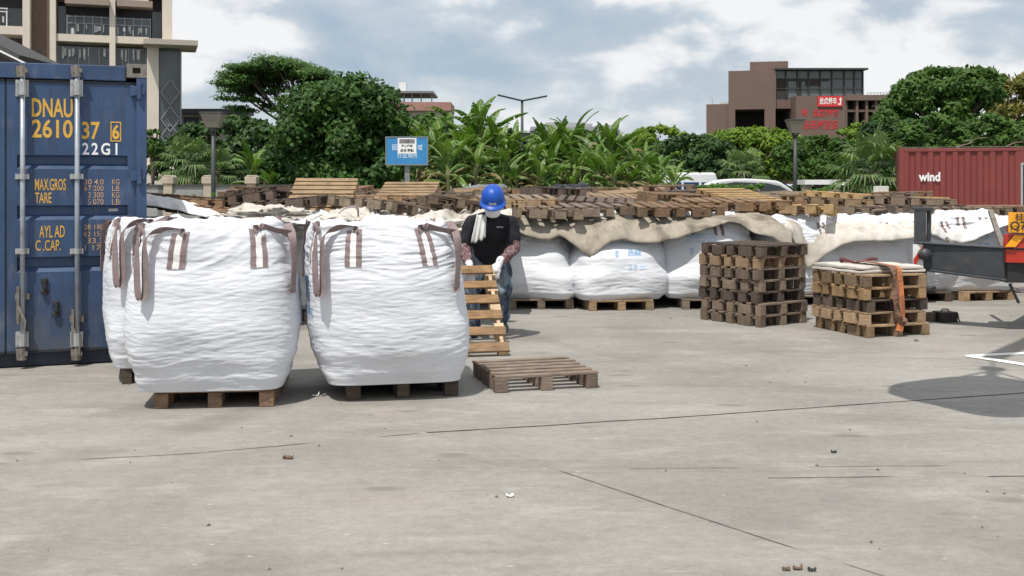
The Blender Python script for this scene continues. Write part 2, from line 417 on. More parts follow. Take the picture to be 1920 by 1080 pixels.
sw.grid([[(x, y, HC - .03) for x in (-WC + .07, -.07)] for y in (.14, LC)]); sw.box(-WC, 0, LC - .05, LC, 0.02, HC - .02)
sw.build('side_wall', M['cblue'], cont, fix=False)
gz = [(L(145, 291)[1], L(145, 317)[1]), (L(145, 385)[1], L(145, 412)[1]), (L(145, 481)[1], L(145, 509)[1])]
ztop, zbot = L(145, 156)[1], L(145, 654)[1]
for side in (0, 1):
    if side: xl, xr, g0, g1 = L(11, 300)[0], L(258, 300)[0], L(31, 300)[0], L(239, 300)[0]
    else: w_ = L(258, 300)[0] - L(11, 300)[0]; xr = L(8, 300)[0]; xl = xr - w_; g0 = xl + .07; g1 = xr - .09
    dm = MB(); yf = .034; dp = .05
    dm.box(xl, g0, yf, yf + .05, zbot, ztop); dm.box(g1, xr, yf, yf + .05, zbot, ztop)
    zs = [ztop] + [z for p in gz for z in p] + [zbot]
    for i in range(0, 8, 2): dm.box(g0, g1, yf, yf + .012, zs[i + 1], zs[i])
    for a_, b_ in gz:
        prof = [(a_, yf), (a_ - .012, yf + dp), (b_ + .045, yf + dp), (b_, yf)]
        dm.grid([[(g0, y, z), (g1, y, z)] for z, y in prof])
    # raised panel borders left by the pressing
    zz = [ztop - .02] + [z for p in gz for z in p] + [zbot + .03]
    door = dm.build('door', M['cblue'], cont, fix=False); door.location = (0, 0, 0)
    gk = MB(); gk.box(xl - .012, xl - .001, yf - .004, yf + .04, zbot, ztop); gk.box(xr + .001, xr + .012, yf - .004, yf + .04, zbot, ztop); gk.box(xl, xr, yf - .006, yf + .04, ztop + .001, ztop + .022); gk.box(xl, xr, yf - .004, yf + .04, zbot - .02, zbot - .001)
    gk.build('door_gasket', M['cblue_dark'], door)
    for px in ((43, 145) if side else (-60, -170)):
        x = L(px, 400)[0]; z0 = L(px, 668)[1]; z1 = L(px, 134)[1]
        rb = MB(); rb.tube([(x, -.028, z0), (x, -.028, z1)], .020, 12); rod = rb.build('lock_rod', M['rod'], door, True)
        for py in (331, 471):
            z = L(px, py)[1]; br = MB(); br.box(x - .058, x + .048, -.016, yf - .002, z - .022, z + .022); br.tube([(x, -.028, z - .02), (x, -.028, z + .02)], .032, 10); br.build('rod_bracket', M['steel'], rod)
        for py0, py1 in ((150, 181), (622, 650)):
            br = MB(); za = L(px, py1)[1]; zb = L(px, py0)[1]; br.box(x - .055, x + .045, -.02, yf - .003, za, zb); br.tube([(x, -.03, za + .01), (x, -.03, zb - .01)], .034, 10)
            for bx in (-.042, .033):
                for bz in (.2, .8): br.tube([(x + bx, -.027, za + (zb - za) * bz), (x + bx, -.018, za + (zb - za) * bz)], .009, 6)
            br.build('rod_bracket', M['steel'], rod)
        for py, s_ in ((134, -1), (663, 1)):
            kp = MB(); z = L(px, py)[1]; kp.box(x - .045, x + .03, -.034, .008, z - .05, z - .018); kp.box(x - .03, x + .04, -.05, -.012, z - .012, z + .022); kp.tube([(x, -.03, z - .05), (x, -.03, z + .05)], .028, 8); kp.box(x - .05, x - .028, -.03, .010, z - .02, z + .045)
            kp.build('cam_keeper', M['rust'], rod)
        hb = MB(); py0 = 548 if px == 43 else 590
        z = L(px, py0)[1]
        hb.box(x - .046, x - .024, -.045, -.02, z - .26, z + .05); hb.bar((x - .035, -.045, z - .10), (x + .022, -.05, z - .24), .016, .022); hb.bar((x + .022, -.05, z - .24), (x + .012, -.05, z - .34), .016, .022)
        hb.box(x - .06, x + .05, -.014, .028, z - .06, z - .01); hb.build('door_handle', M['rust'], rod)
    if side:
        for px, py in ((83, 537), (105, 580)):
            x, z = L(px, py); hk = MB(); hk.lathe([(0.001, 0), (.026, .002), (.030, .03), (.016, .05), (.02, .09), (.028, .10), (.026, .13), (0.001, .14)], 12, Matrix.Translation((x, .018, z - .07)), 1, .7)
            hk.box(x - .012, x + .012, -.012, .03, z - .02, z + .03); hk.build('handle_catch', M['black'], door)
        x, z = L(212, 394); vb = MB(); vb.box(x - .04, x + .04, yf + dp - .016, yf + dp - .002, z - .014, z + .014); bevel(vb.build('vent_plate', M['steel'], door), .004)
    xh = -.105
    for py in (171, 330, 487, 640):
        z = L(258, py)[1]; hm = MB(); x0_, x1_ = (xh - .03, -.012) if side else (-WC + .012, -WC + .135)
        hm.prism([(x0_, z - .045), (x1_, z - .03), (x1_, z + .03), (x0_, z + .05)], -.02, .03); hm.tube([((x1_ if side else x0_) * .5 + (xh if side else -WC + .1) * .5, -.018, z - .07), ((x1_ if side else x0_) * .5 + (xh if side else -WC + .1) * .5, -.018, z + .07)], .022, 10)
        bevel(hm.build('hinge', M['cblue'], door), .004)


def door_text(body, x0, y0, x1, y1, mat, bold=.012, sp=1.0, name='lettering', depth=.031):
    A_ = L(x0, y1); B_ = L(x1, y0); t = MB()
    text_on(t, body, lambda u, v: (A_[0] + (B_[0] - A_[0]) * u, depth, A_[1] + (B_[1] - A_[1]) * v), bold, sp); return t.build(name, mat, cont, fix=False)
door_text('DNAU', 59, 185, 136, 219, M['yellow'], .02)
door_text('2610', 59, 224, 136, 258, M['yellow'], .02); door_text('37', 153, 228, 187, 261, M['yellow'], .02); door_text('6', 210, 233, 224, 261, M['yellow'], .03)
A_ = L(207, 265); B_ = L(227, 228); bx = MB()
for (u0, u1, v0, v1) in ((0, 1, 0, .06), (0, 1, .94, 1), (0, .1, .06, .94), (.9, 1, .06, .94)):
    bx.box(A_[0] + (B_[0] - A_[0]) * u0, A_[0] + (B_[0] - A_[0]) * u1, .030, .0325, A_[1] + (B_[1] - A_[1]) * v0, A_[1] + (B_[1] - A_[1]) * v1)
bx.build('check_digit_box', M['yellow'], cont)
door_text('22G1', 154, 268, 220, 290, M['white'], .02, 1.35)
door_text('MAX.GROS', 65, 335, 123, 357, M['yellow'], .008); door_text('TARE', 65, 361, 96, 381, M['yellow'], .008)
door_text('AYL AD', 73, 423, 121, 446, M['yellow'], .008); door_text('C .CAP.', 66, 450, 113, 471, M['yellow'], .008)
for body, x0, y0, x1, y1 in (('30 4.0', 158, 336, 194, 346), ('KG', 210, 336, 224, 346), ('67 200', 158, 348, 194, 358), ('LB', 210, 348, 224, 358), ('2 300', 164, 360, 194, 371), ('KG', 210, 360, 224, 371), ('5 070', 164, 373, 194, 384), ('LB', 210, 373, 224, 384),
                             ('28 180', 157, 421, 194, 431), ('KG', 208, 421, 224, 431), ('62 150', 157, 434, 194, 444), ('LB', 208, 434, 224, 444), ('33.2', 163, 446, 194, 457), ('CU.M', 206, 446, 226, 457), ('1 171', 159, 459, 194, 470), ('CU.FT', 206, 459, 226, 470)):
    door_text(body, x0, y0, x1, y1, M['yellow_pale'], .004)

# ------------------------------------------------------------------ pallets
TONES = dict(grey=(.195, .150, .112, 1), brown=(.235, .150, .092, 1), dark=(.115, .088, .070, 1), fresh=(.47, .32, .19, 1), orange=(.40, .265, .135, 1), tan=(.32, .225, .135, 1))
PW, PL, PH = .8, 1.1, .126


def pallet_proto(seed, nb=7, gap=.5):
    r = random.Random(seed); root = thing('wooden_pallet', 'pallet', 'pallet')
    d = MB(); y = -PL / 2
    bw = PL / (nb + (nb - 1) * gap); 
    for i in range(nb):
        w = bw * r.uniform(.86, 1.05); j = r.uniform(-.008, .008); k = r.uniform(-.012, .012); yy = min(y, PL / 2 - w)
        Mx = Matrix.Translation((j, 0, r.uniform(0, .003))) @ Matrix.Rotation(k, 4, 'Z') @ Matrix.Rotation(r.uniform(-.006, .006), 4, 'Y')
        d.box(-PW / 2, PW / 2, yy + .002, yy + w, PH - .022, PH - r.uniform(0, .004), Mx); y += bw * (1 + gap)
    bevel(d.build('top_deck', M['wood'], root), .0025, 1)
    for x in (-PW / 2 + .045, 0, PW / 2 - .045):
        s_ = MB(); s_.box(x - .016, x + .016, -PL / 2 + .03, PL / 2 - .03, PH - .044, PH - .024)
        y = -PL / 2
        lens = [.10, .09, .24, .10, .12, .09, .20, .10, .12] if seed % 2 else [.13, .10, .15, .10, .24, .10, .12, .10, .13]
        k = PL / sum(lens); on = True
        for l_ in lens:
            if on: s_.box(x - .046 + r.uniform(-.006, .004), x + .046 + r.uniform(-.004, .006), y, y + l_ * k, 0.0 + r.uniform(0, .003), PH - .0225)
            y += l_ * k; on = not on
        bevel(s_.build('stringer', M['wood'], root), .003, 1)
    return root
PROTO = [pallet_proto(3), pallet_proto(8, 6, .45), pallet_proto(5, 8, .35), pallet_proto(6, 6, .85)]
_used = set()


def pallet(loc, rz=0, tilt=(0, 0), tone='grey', label=None, group=None, kind=None, sc=(1, 1, 1), jit=.12):
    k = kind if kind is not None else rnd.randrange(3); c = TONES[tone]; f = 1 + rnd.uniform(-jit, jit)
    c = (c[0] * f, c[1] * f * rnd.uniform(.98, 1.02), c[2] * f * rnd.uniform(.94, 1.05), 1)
    first = k not in _used; _used.add(k)
    if first:
        p = PROTO[k]; p.location = loc; p.rotation_euler = (tilt[0], tilt[1], rz); p.scale = sc; p['label'] = label
        for ch in p.children: ch.color = c
    else: p = dup(PROTO[k], loc, (tilt[0], tilt[1], rz), label, sc, color=c)
    for ch in p.children:
        if ch.name.startswith('stringer'): q = rnd.uniform(.82, 1.2); ch.color = tuple(v * q for v in c[:3]) + (1,)
    if group: p['group'] = group
    return p
pallet((-2.12, 7.93, 0), R(6), tone='brown', label='brown pallet carrying the wide full white sack nearest the camera', group='pallets under the sacks', kind=0)
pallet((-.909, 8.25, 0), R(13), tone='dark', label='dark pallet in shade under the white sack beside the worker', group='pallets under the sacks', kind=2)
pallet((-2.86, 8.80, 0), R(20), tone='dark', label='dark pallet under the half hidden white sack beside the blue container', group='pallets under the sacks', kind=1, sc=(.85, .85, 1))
pallet((.17, 8.36, 0), R(15), tone='grey', label='weathered pallet lying flat and empty on the concrete', kind=3, sc=(1, .68, 1))
PT = R(40); PYAW = R(11)
hp = pallet((0, 0, 0), tone='fresh', label='fresh pale pallet tilted up on end by the worker', kind=3, sc=(1, 1, .9))
# local +y climbs towards the worker; the lower edge rests on the ground
Rm = Matrix.Rotation(PYAW, 4, 'Z') @ Matrix.Rotation(PT, 4, 'X')
lowc = Rm @ Vector((PW / 2 - .045, -PL / 2 * .9, 0))
hp.rotation_euler = Rm.to_euler(); hp.location = Vector((-.09, 9.70, .0)) - lowc
for ch in hp.children:
    if ch.name.startswith('top_deck'): ch.color = (.27, .165, .085, 1)
    else: ch.color = (.62, .45, .29, 1)
ORD = ['topmost', 'second from top', 'third from top', 'fourth from top', 'fifth from top', 'sixth from top', 'lowest']
e_ = Vector((math.cos(R(35)), math.sin(R(35)), 0)); n_ = Vector((-e_.y, e_.x, 0))
base = Vector((2.67, 11.50, 0)) + e_ * .376 + n_ * .45
for i, tone in enumerate(['grey', 'grey', 'dark', 'grey', 'grey', 'tan', 'dark']):
    pallet(base + Vector((rnd.uniform(-.02, .02), rnd.uniform(-.02, .02), i * .1265)), R(35 + rnd.uniform(-1.6, 1.6)), tone=tone, label=f'{"weathered" if tone!="tan" else "tan"} pallet, {ORD[6 - i]} of the taller seven-pallet stack', group='pallets of the taller stack', sc=(.94, .82, 1))
e_ = Vector((math.cos(R(20)), math.sin(R(20)), 0)); n_ = Vector((-e_.y, e_.x, 0))
base2 = Vector((3.571, 10.72, 0)) + e_ * .381 + n_ * .44
O5 = ['topmost', 'second from top', 'third from top', 'fourth from top', 'lowest']
for i, tone in enumerate(['tan', 'tan', 'dark', 'orange', 'tan']):
    pallet(base2 + Vector((rnd.uniform(-.03, .03), rnd.uniform(-.03, .03), i * .1265)), R(20 + rnd.uniform(-2, 2)), tone=tone, label=f'{dict(tan="tan",dark="dark grey",orange="yellowish")[tone]} pallet, {O5[4 - i]} of the strapped five-pallet stack', group='pallets of the strapped stack', sc=(.95, .80, 1))
# folded sacks on the short stack
ZS = 5 * .1265
def folded(loc, rz, w, l, h, seed, label, fold=.5):
    o = MB(); rows = []
    for lay in range(2):
        z0 = h * lay * .5; pts = []
        for i in range(15):
            row = []
            for j in range(19):
                x = (i / 14 - .5) * w * (1 if lay == 0 else .96); y = (j / 18 - .5) * l * (1 if lay == 0 else .93)
                z = z0 + h * .46 + noise.noise(Vector((x * 4 + seed, y * 4, lay * 3))) * .018 + noise.noise(Vector((x * 12 + seed, y * 12, lay * 3))) * .006
                row.append((x + noise.noise(Vector((y * 3, seed, lay))) * .02, y, z))
            pts.append(row)
        b0 = len(o.v); o.grid(pts); o.grid([[(x, y, z0 + .004) for x, y, z in row] for row in pts][::-1])
        ed = [r_[0] for r_ in pts]; ed2 = [r_[-1] for r_ in pts]
        for lst in (ed, ed2, pts[0], pts[-1]):
            o.grid([[(x, y, z) for x, y, z in lst], [(x * 1.02, y * 1.02, (z + z0) / 2 + .002) for x, y, z in lst], [(x, y, z0 + .004) for x, y, z in lst]])
    ob = o.build('folded_sack', M['cream'], None, True); ob.location = loc; ob.rotation_euler = (0, 0, rz)
    return tag(ob, label, 'sack', 'folded sacks on the strapped stack')
sc0 = base2 + Vector((0, 0, ZS + .001))
folded(sc0 + e_ * -.10 + n_ * .06, R(24), .60, .74, .075, 3, 'off white folded sack lying flat behind the orange strap')
folded(sc0 + e_ * .12 + n_ * -.10 + Vector((0, 0, .004)), R(10), .60, .50, .068, 11, 'second folded sack at the front edge beside the orange strap')
rp = MB(); c0 = sc0 + n_ * .18 + Vector((0, 0, .085))
rp.tube([c0 + Vector((.19 * math.cos(t) , .12 * math.sin(t), .03 * math.sin(t * 2 + 1))) for t in np.linspace(0, 5.6, 26)], .016, 7)
tag(rp.build('rope_coil', M['ink_red'] if False else basic('maroon_rope', (.12, .03, .035), .8, .3, 30), None, True), 'maroon rope loop resting on the folded sacks', 'rope')


def ribbon(mb, pts, sides, w, th=.004):
    """flat strap through pts, its width along sides"""
    pts = [Vector(p) for p in pts]; sides = [Vector(s_).normalized() for s_ in sides]; rows = []
    for i, p in enumerate(pts):
        t = (pts[min(i + 1, len(pts) - 1)] - pts[max(i - 1, 0)]).normalized(); s_ = (sides[i] - t * sides[i].dot(t)).normalized(); n = t.cross(s_)
        rows.append([p - s_ * w / 2 - n * th / 2, p + s_ * w / 2 - n * th / 2, p + s_ * w / 2 + n * th / 2, p - s_ * w / 2 + n * th / 2, p - s_ * w / 2 - n * th / 2])
    mb.grid(rows); return mb


def smooth_path(pts, n=6):
    pts = [Vector(p) for p in pts]; out = []
    for i in range(len(pts) - 1):
        p0 = pts[max(i - 1, 0)]; p1 = pts[i]; p2 = pts[i + 1]; p3 = pts[min(i + 2, len(pts) - 1)]
        for k in range(n):
            t = k / n; out.append(.5 * ((2 * p1) + (p2 - p0) * t + (2 * p0 - 5 * p1 + 4 * p2 - p3) * t * t + (3 * p1 - p0 - 3 * p2 + p3) * t ** 3))
    out.append(pts[-1]); return out
om = MB(); fx = -.02
fr_ = base2 - n_ * .44 + e_ * fx            # front face of the short stack
path = [sc0 + n_ * .1 + e_ * fx + Vector((0, 0, .10)), sc0 - n_ * .3 + e_ * fx + Vector((0, 0, .085)), fr_ + Vector((0, 0, ZS + .05)) - n_ * .03, fr_ - n_ * .055 + Vector((0, 0, .45)), fr_ - n_ * .05 + e_ * .03 + Vector((0, 0, .25)), fr_ - n_ * .05 + e_ * -.01 + Vector((0, 0, .06))]
sp = smooth_path(path, 6); ribbon(om, sp, [e_ + n_ * .2 * math.sin(i * .6) for i in range(len(sp))], .075)
om.mi = 1
path = [p - e_ * .07 + Vector((0, 0, .006)) - n_ * .012 for p in path[:-2]] + [fr_ - n_ * .07 - e_ * .05 + Vector((0, 0, .22)), fr_ - n_ * .06 + e_ * .05 + Vector((0, 0, .17)), fr_ - n_ * .06 + Vector((0, 0, .12))]
sp = smooth_path(path, 6); ribbon(om, sp, [e_ + n_ * .5 * math.sin(i * .9 + 1) for i in range(len(sp))], .07)
tag(om.build('ratchet_strap', [M['strap_orange'], M['strap_brown']], None), 'faded orange lashing strap hanging over the shorter pallet stack', 'strap')

# ------------------------------------------------------------------ bulk sacks
def interp(tab, t):
    for (t0, v0), (t1, v1) in zip(tab, tab[1:]):
        if t <= t1:
            k = (t - t0) / (t1 - t0); return v0 + (v1 - v0) * (k * k * (3 - 2 * k) * .5 + k * .5)
    return tab[-1][1]


class Sack:
    def __init__(s, a, b, h, seed, prof, twist=(0, 0), lean=(0, 0), wr=.012, nmid=3.0, slump=0.0, big=.035):
        s.__dict__.update(a=a, b=b, h=h, seed=seed, prof=prof, twist=twist, lean=lean, wr=wr, nmid=nmid, slump=slump, big=big)
        s.ntab = [(0, 7), (.1, 5), (.4, nmid), (.75, nmid + .5), (1, 5)]
    def pt(s, phi, t, off=0.0):
        w = interp(s.prof, t); n = interp(s.ntab, t); c = math.cos(phi); q = math.sin(phi)
        r = 1 / (abs(c) ** n + abs(q) ** n) ** (1 / n); x = s.a * w * r * c; y = s.b * w * r * q; z = s.h * t
        sd = s.seed * 7.3
        bell = min(1, t / .08) * min(1, (1.02 - t) / .05)
        up = .17 + .85 * math.exp(-((t - .84) / .15) ** 2) + .20 * math.exp(-((t - .2) / .12) ** 2)
        d = noise.noise(Vector((x * 1.8 + sd, y * 1.8, z * 2.0))) * s.big * bell
        mk = max(.12, min(1, .5 + 1.5 * noise.noise(Vector((x * 1.9 + sd, y * 1.9, z * 2.6 + 4))))); ti = z + .22 * noise.noise(Vector((x * 1.3, y * 1.3, z * 1.5 + sd)))
        d += (.62 - abs(noise.noise(Vector((x * 1.7 + sd, y * 1.7, ti * 11)))) * 2) * s.wr * 1.35 * up * bell * mk
        d += (.5 - abs(noise.noise(Vector((x * 3.6 + sd, y * 3.6, ti * 27)))) * 2) * s.wr * .85 * up * bell * (1.15 - mk * .6)
        d += noise.noise(Vector((x * 3.3 + z * 3 + sd, y * 3.3 - z * 2, z * 4))) * s.wr * .8 * bell
        d += noise.noise(Vector((x * 13, y * 13 + sd, z * 55))) * s.wr * .26 * bell
        d += off; l = math.hypot(x, y) or 1; x += x / l * d; y += y / l * d
        if t > .9: z += (noise.noise(Vector((phi * 2.2, sd, 0))) * .035 + noise.noise(Vector((phi * 7, sd, 4))) * .016) * (t - .9) / .1
        z -= s.slump * t * (x * .5 + .3 * abs(y))
        tw = s.twist[0] + (s.twist[1] - s.twist[0]) * t; x, y = x * math.cos(tw) - y * math.sin(tw), x * math.sin(tw) + y * math.cos(tw)
        return Vector((x + s.lean[0] * t, y + s.lean[1] * t, z))
    def body(s, nu, nv):
        mb = MB(); rows = [[s.pt(2 * math.pi * k / nu, 0) * 1.0 for k in range(nu + 1)]]
        c0 = Vector((0, 0, .0)); base_ = [[p.lerp(c0, q) for p in rows[0]] for q in (1, .5)]
        rows = base_ + [[s.pt(2 * math.pi * (k % nu) / nu, t) for k in range(nu + 1)] for t in np.linspace(0, 1, nv)]
        rim = rows[-1]; cen = sum((p for p in rim[:-1]), Vector()) / nu; sd = s.seed * 3.1
        for q in (.04, .09, .15, .24, .36, .5, .65, .8, .92, 1):
            row = []
            for k in range(nu + 1):
                p = rim[k % nu].lerp(cen, q); a = 2 * math.pi * (k % nu) / nu
                f = noise.noise(Vector((p.x * 5 + sd, p.y * 5, 2))) * .05 + noise.noise(Vector((p.x * 14 + sd, p.y * 14, 5))) * .022 + math.sin(a * 9 + sd) * .012 * q * (1 - q) * 4
                z = p.z + (.018 if q < .12 else 0) - .03 * math.sin(q * math.pi) + f * min(1, q / .1) + .05 * max(0, q - .6) / .4
                row.append(Vector((p.x, p.y, z)))
            rows.append(row)
        mb.grid(rows); return mb
    def band(s, face, c, hw, t0, t1, n=14, off=.007):
        """sewn strap: face 0 front (-y), 1 right (+x), 2 back, 3 left"""
        mb = MB(); cols = [c - hw, c - hw * .36, c - hw * .3, c + hw * .3, c + hw * .36, c + hw]
        def at(f, t):
            v = [(f, -1), (1, f), (-f, 1), (-1, -f)][face]; return s.pt(math.atan2(v[1], v[0]), t, off)
        rows = [[at(f, t0 + (t1 - t0) * i / n) for f in cols] for i in range(n + 1)]
        for j in range(5):
            mb.mi = 1 if j in (1, 2, 3) else 0; mb.grid([[r_[j], r_[j + 1]] for r_ in rows])
        return mb
    def face_pt(s, face, f, t, off=0.0):
        v = [(f, -1), (1, f), (-f, 1), (-1, -f)][face]; return s.pt(math.atan2(v[1], v[0]), t, off)
    def loop(s, ca, faces, droop, fcs, out=.05, lift=.012, seed=0, tl=.0):
        """lifting loop from the tops of two neighbouring bands, gathered at the corner and hanging down"""
        r = random.Random(seed); (fa, ca_), (fb, cb_) = faces
        A0 = s.face_pt(fa, ca_, .965, .012); B0 = s.face_pt(fb, cb_, .965, .012); A1 = s.face_pt(fa, ca_, .995, .012) + Vector((0, 0, lift)); B1 = s.face_pt(fb, cb_, .995, .012) + Vector((0, 0, lift))
        K = s.pt(ca, .93, out); nrm = Vector((K.x, K.y, 0)).normalized(); tan = Vector((-nrm.y, nrm.x, 0)); up = Vector((0, 0, 1))
        mA = A1.lerp(K, .5) + nrm * .012 + up * (.012 + .02 * r.random()); mB = B1.lerp(K, .5) + nrm * .012 + up * (.008 + .02 * r.random())
        dd = droop; k1 = K + nrm * .012 + tan * .022; k2 = K + nrm * .022 - tan * .018
        path = [A0, A1, mA, k1 + up * .005, k1 - up * dd * .45 + nrm * .025 + tan * tl * .5, k1 - up * dd + nrm * .03 + tan * (tl - .01), k2 - up * (dd + .03) + nrm * .045 + tan * tl, k2 - up * dd * .55 + nrm * .05 + tan * tl * .6, k2 + nrm * .025, mB, B1, B0]
        sA = [(0, -1), (1, 0), (0, 1), (-1, 0)][fa]; 
        sd = [tan, tan * .9 + nrm * .3, nrm + up * .55, nrm * .6 + tan, tan, tan, tan, tan, nrm * .6 + tan, nrm + up * .5, tan, tan]
        pts = smooth_path(path, 6); ss = smooth_path([Vector(v).normalized() for v in sd], 6)
        mb = MB(); return ribbon(mb, pts, ss, .056, .003)


PROF = [(0, .85), (.09, .925), (.22, 1.0), (.38, 1.045), (.6, 1.01), (.8, .94), (.93, .885), (1, .835)]


def bulk_sack(name, label, s, loc, nu, nv, loops=True, text=None, droops=(.36, .34, .36, .3), bands=((0, -.5), (0, .5), (3, -.5), (3, .5), (1, -.5), (1, .5)), group=None, mat='sack', bt=(.985, .75)):
    root = thing(name, label, 'sack', loc, 0, group)
    s.body(nu, nv).build('sack_body', M[mat], root, True, fix=True)
    for f, c in bands: s.band(f, c, .115, bt[0], bt[1]).build('sewn_strap', [M['strap'], M['strap_white']], root, fix=False)
    if loops:
        C4 = [(-2.356, ((0, -.5), (3, .5)), .10), (-.785, ((0, .5), (1, -.5)), -.06), (.785, ((1, .5), (2, -.5)), 0), (2.356, ((2, .5), (3, -.5)), 0)]
        for k, (ca, fc, tl) in enumerate(C4):
            s.loop(ca, fc, droops[k], None, seed=k, tl=tl * .3).build('lifting_loop', M['strap'], root, False)
    for (body, face, f0, f1, t0, t1, mt, bold) in (text or []):
        t = MB(); text_on(t, body, lambda u, v: s.face_pt(face, f0 + (f1 - f0) * u, t0 + (t1 - t0) * v, .006), bold); t.build('print', M[mt], root, fix=False)
    return root
GR = 'full bulk sacks beside the container'
sA = Sack(.585, .56, 1.135, 1, PROF, (R(7), R(21)), (-.03, -.02), nmid=3.4)
bulk_sack('bulk_sack', 'widest full white sack standing nearest the camera', sA, (-2.15, 7.80, .124), 260, 170, group=GR,
          text=[('切片', 1, -.35, .35, .52, .66, 'ink', .01), ('CHIPS', 1, -.3, .3, .42, .48, 'ink', 0)])
sB = Sack(.57, .55, 1.13, 4, PROF, (R(12), R(16)), (-.09, -.06), nmid=3.5)
bulk_sack('bulk_sack', 'full white sack with blue characters on its side, beside the worker', sB, (-.915, 8.06, .124), 260, 170, group=GR,
          text=[('切片', 3, -.55, .62, .52, .68, 'ink', .01), ('CHIPS', 3, -.1, .66, .42, .48, 'ink', 0)])
sC = Sack(.50, .50, 1.13, 9, PROF, (R(18), R(27)), (.0, -.02))
bulk_sack('bulk_sack', 'half hidden full white sack against the blue container', sC, (-2.80, 8.74, .124), 180, 120, group=GR)
# ------------------------------------------------------------------ covered rows of sacks behind
def lin(tab, x):
    if x <= tab[0][0]: return tab[0][1]
    for (x0, v0), (x1, v1) in zip(tab, tab[1:]):
        if x <= x1: return v0 + (v1 - v0) * (x - x0) / (x1 - x0)
    return tab[-1][1]
DOME = [(0, .86), (.08, .97), (.28, 1.06), (.5, 1.03), (.72, .86), (.9, .58), (1, .36)]
SLAB = [(0, .84), (.06, .93), (.25, 1.04), (.5, 1.02), (.75, .93), (.92, .82), (1, .70)]
GR2 = 'white sacks stored under sheets'
txt = [('聚酯切片', 0, -.40, .30, .70, .77, 'ink_pale', .01), ('食', 0, -.32, -.20, .52, .60, 'ink', .01), ('品级', 0, -.02, .28, .53, .61, 'ink', .01), ('净重1000', 0, -.02, .36, .36, .43, 'ink_pale', 0), ('POLYESTER CHIPS', 0, -.45, .32, .65, .685, 'ink_pale', 0)]
protoR = {}
for k, (prof, tw, ln, sd, tx, bands, h) in enumerate(((DOME, R(14), (.06, .18), 21, txt, ((0, -.3), (0, .42)), 1.02), (SLAB, R(-6), (-.04, .12), 27, txt, ((0, -.3), (0, .35)), 1.06),
                                                   (DOME, R(-16), (-.12, .16), 33, None, ((0, -.4), (0, .4)), 1.0), (SLAB, R(8), (.05, .05), 39, None, ((0, -.4), (0, .4)), 1.0))):
    s_ = Sack(.60, .57, h, sd, prof, (tw, tw), ln, .022, 2.7, 0, .07)
    protoR[k] = [s_, tx, bands, None]


def row_sack(k, loc, rz, label, tone, plabel, sc=1.0):
    s_, tx, bands, o = protoR[k]
    if o is None:
        o = bulk_sack('bulk_sack', label, s_, (loc[0], loc[1], .124), 120, 80, False, tx, bands=bands, group=GR2, mat='sack_old', bt=(.93, .74)); protoR[k][3] = o; o.rotation_euler = (0, 0, rz)
    else: o = dup(o, (loc[0], loc[1], .124), (0, 0, rz), label)
    o.scale = (sc, sc, 1)
    pallet((loc[0], loc[1], 0), rz + R(rnd.uniform(-8, 8)), tone=tone, label=plabel, group='pallets under the sacks')
    return o
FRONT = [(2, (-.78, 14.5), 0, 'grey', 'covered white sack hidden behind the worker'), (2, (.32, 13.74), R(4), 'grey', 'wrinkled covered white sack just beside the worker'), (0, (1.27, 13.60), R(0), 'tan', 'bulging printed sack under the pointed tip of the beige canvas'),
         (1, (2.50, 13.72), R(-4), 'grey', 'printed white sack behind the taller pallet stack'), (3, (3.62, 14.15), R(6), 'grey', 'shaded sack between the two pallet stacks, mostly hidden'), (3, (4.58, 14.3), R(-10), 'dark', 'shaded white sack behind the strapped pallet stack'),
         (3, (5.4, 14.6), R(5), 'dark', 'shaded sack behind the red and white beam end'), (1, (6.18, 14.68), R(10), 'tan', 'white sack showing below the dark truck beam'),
         (3, (-4.55, 12.75), R(10), 'grey', 'shaded sack under the white sheet beside the blue container'), (3, (-3.4, 12.9), R(-8), 'grey', 'sack under the tilted brown pallets behind the widest sack'), (1, (-2.2, 12.7), R(30), 'grey', 'sack under the crumpled cream sheet'), (1, (-1.2, 13.1), R(-12), 'grey', 'sack under the crumpled sheet behind the printed front sack')]
for k, loc, rz, tone, lab in FRONT:
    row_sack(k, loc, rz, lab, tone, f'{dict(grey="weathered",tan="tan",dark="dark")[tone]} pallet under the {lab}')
for i, x in enumerate((.9, 2.0, 3.1, 4.3, 5.6)):
    row_sack(3, (x, 15.55 + (i % 2) * .12 + (.5 if x > 3.9 else 0)), R(5 * (i % 3)), f'sack in the second covered row, {["first","second","third","fourth","fifth"][i]} from the worker', 'grey', f'pallet under the second covered row, {["first","second","third","fourth","fifth"][i]} from the worker')


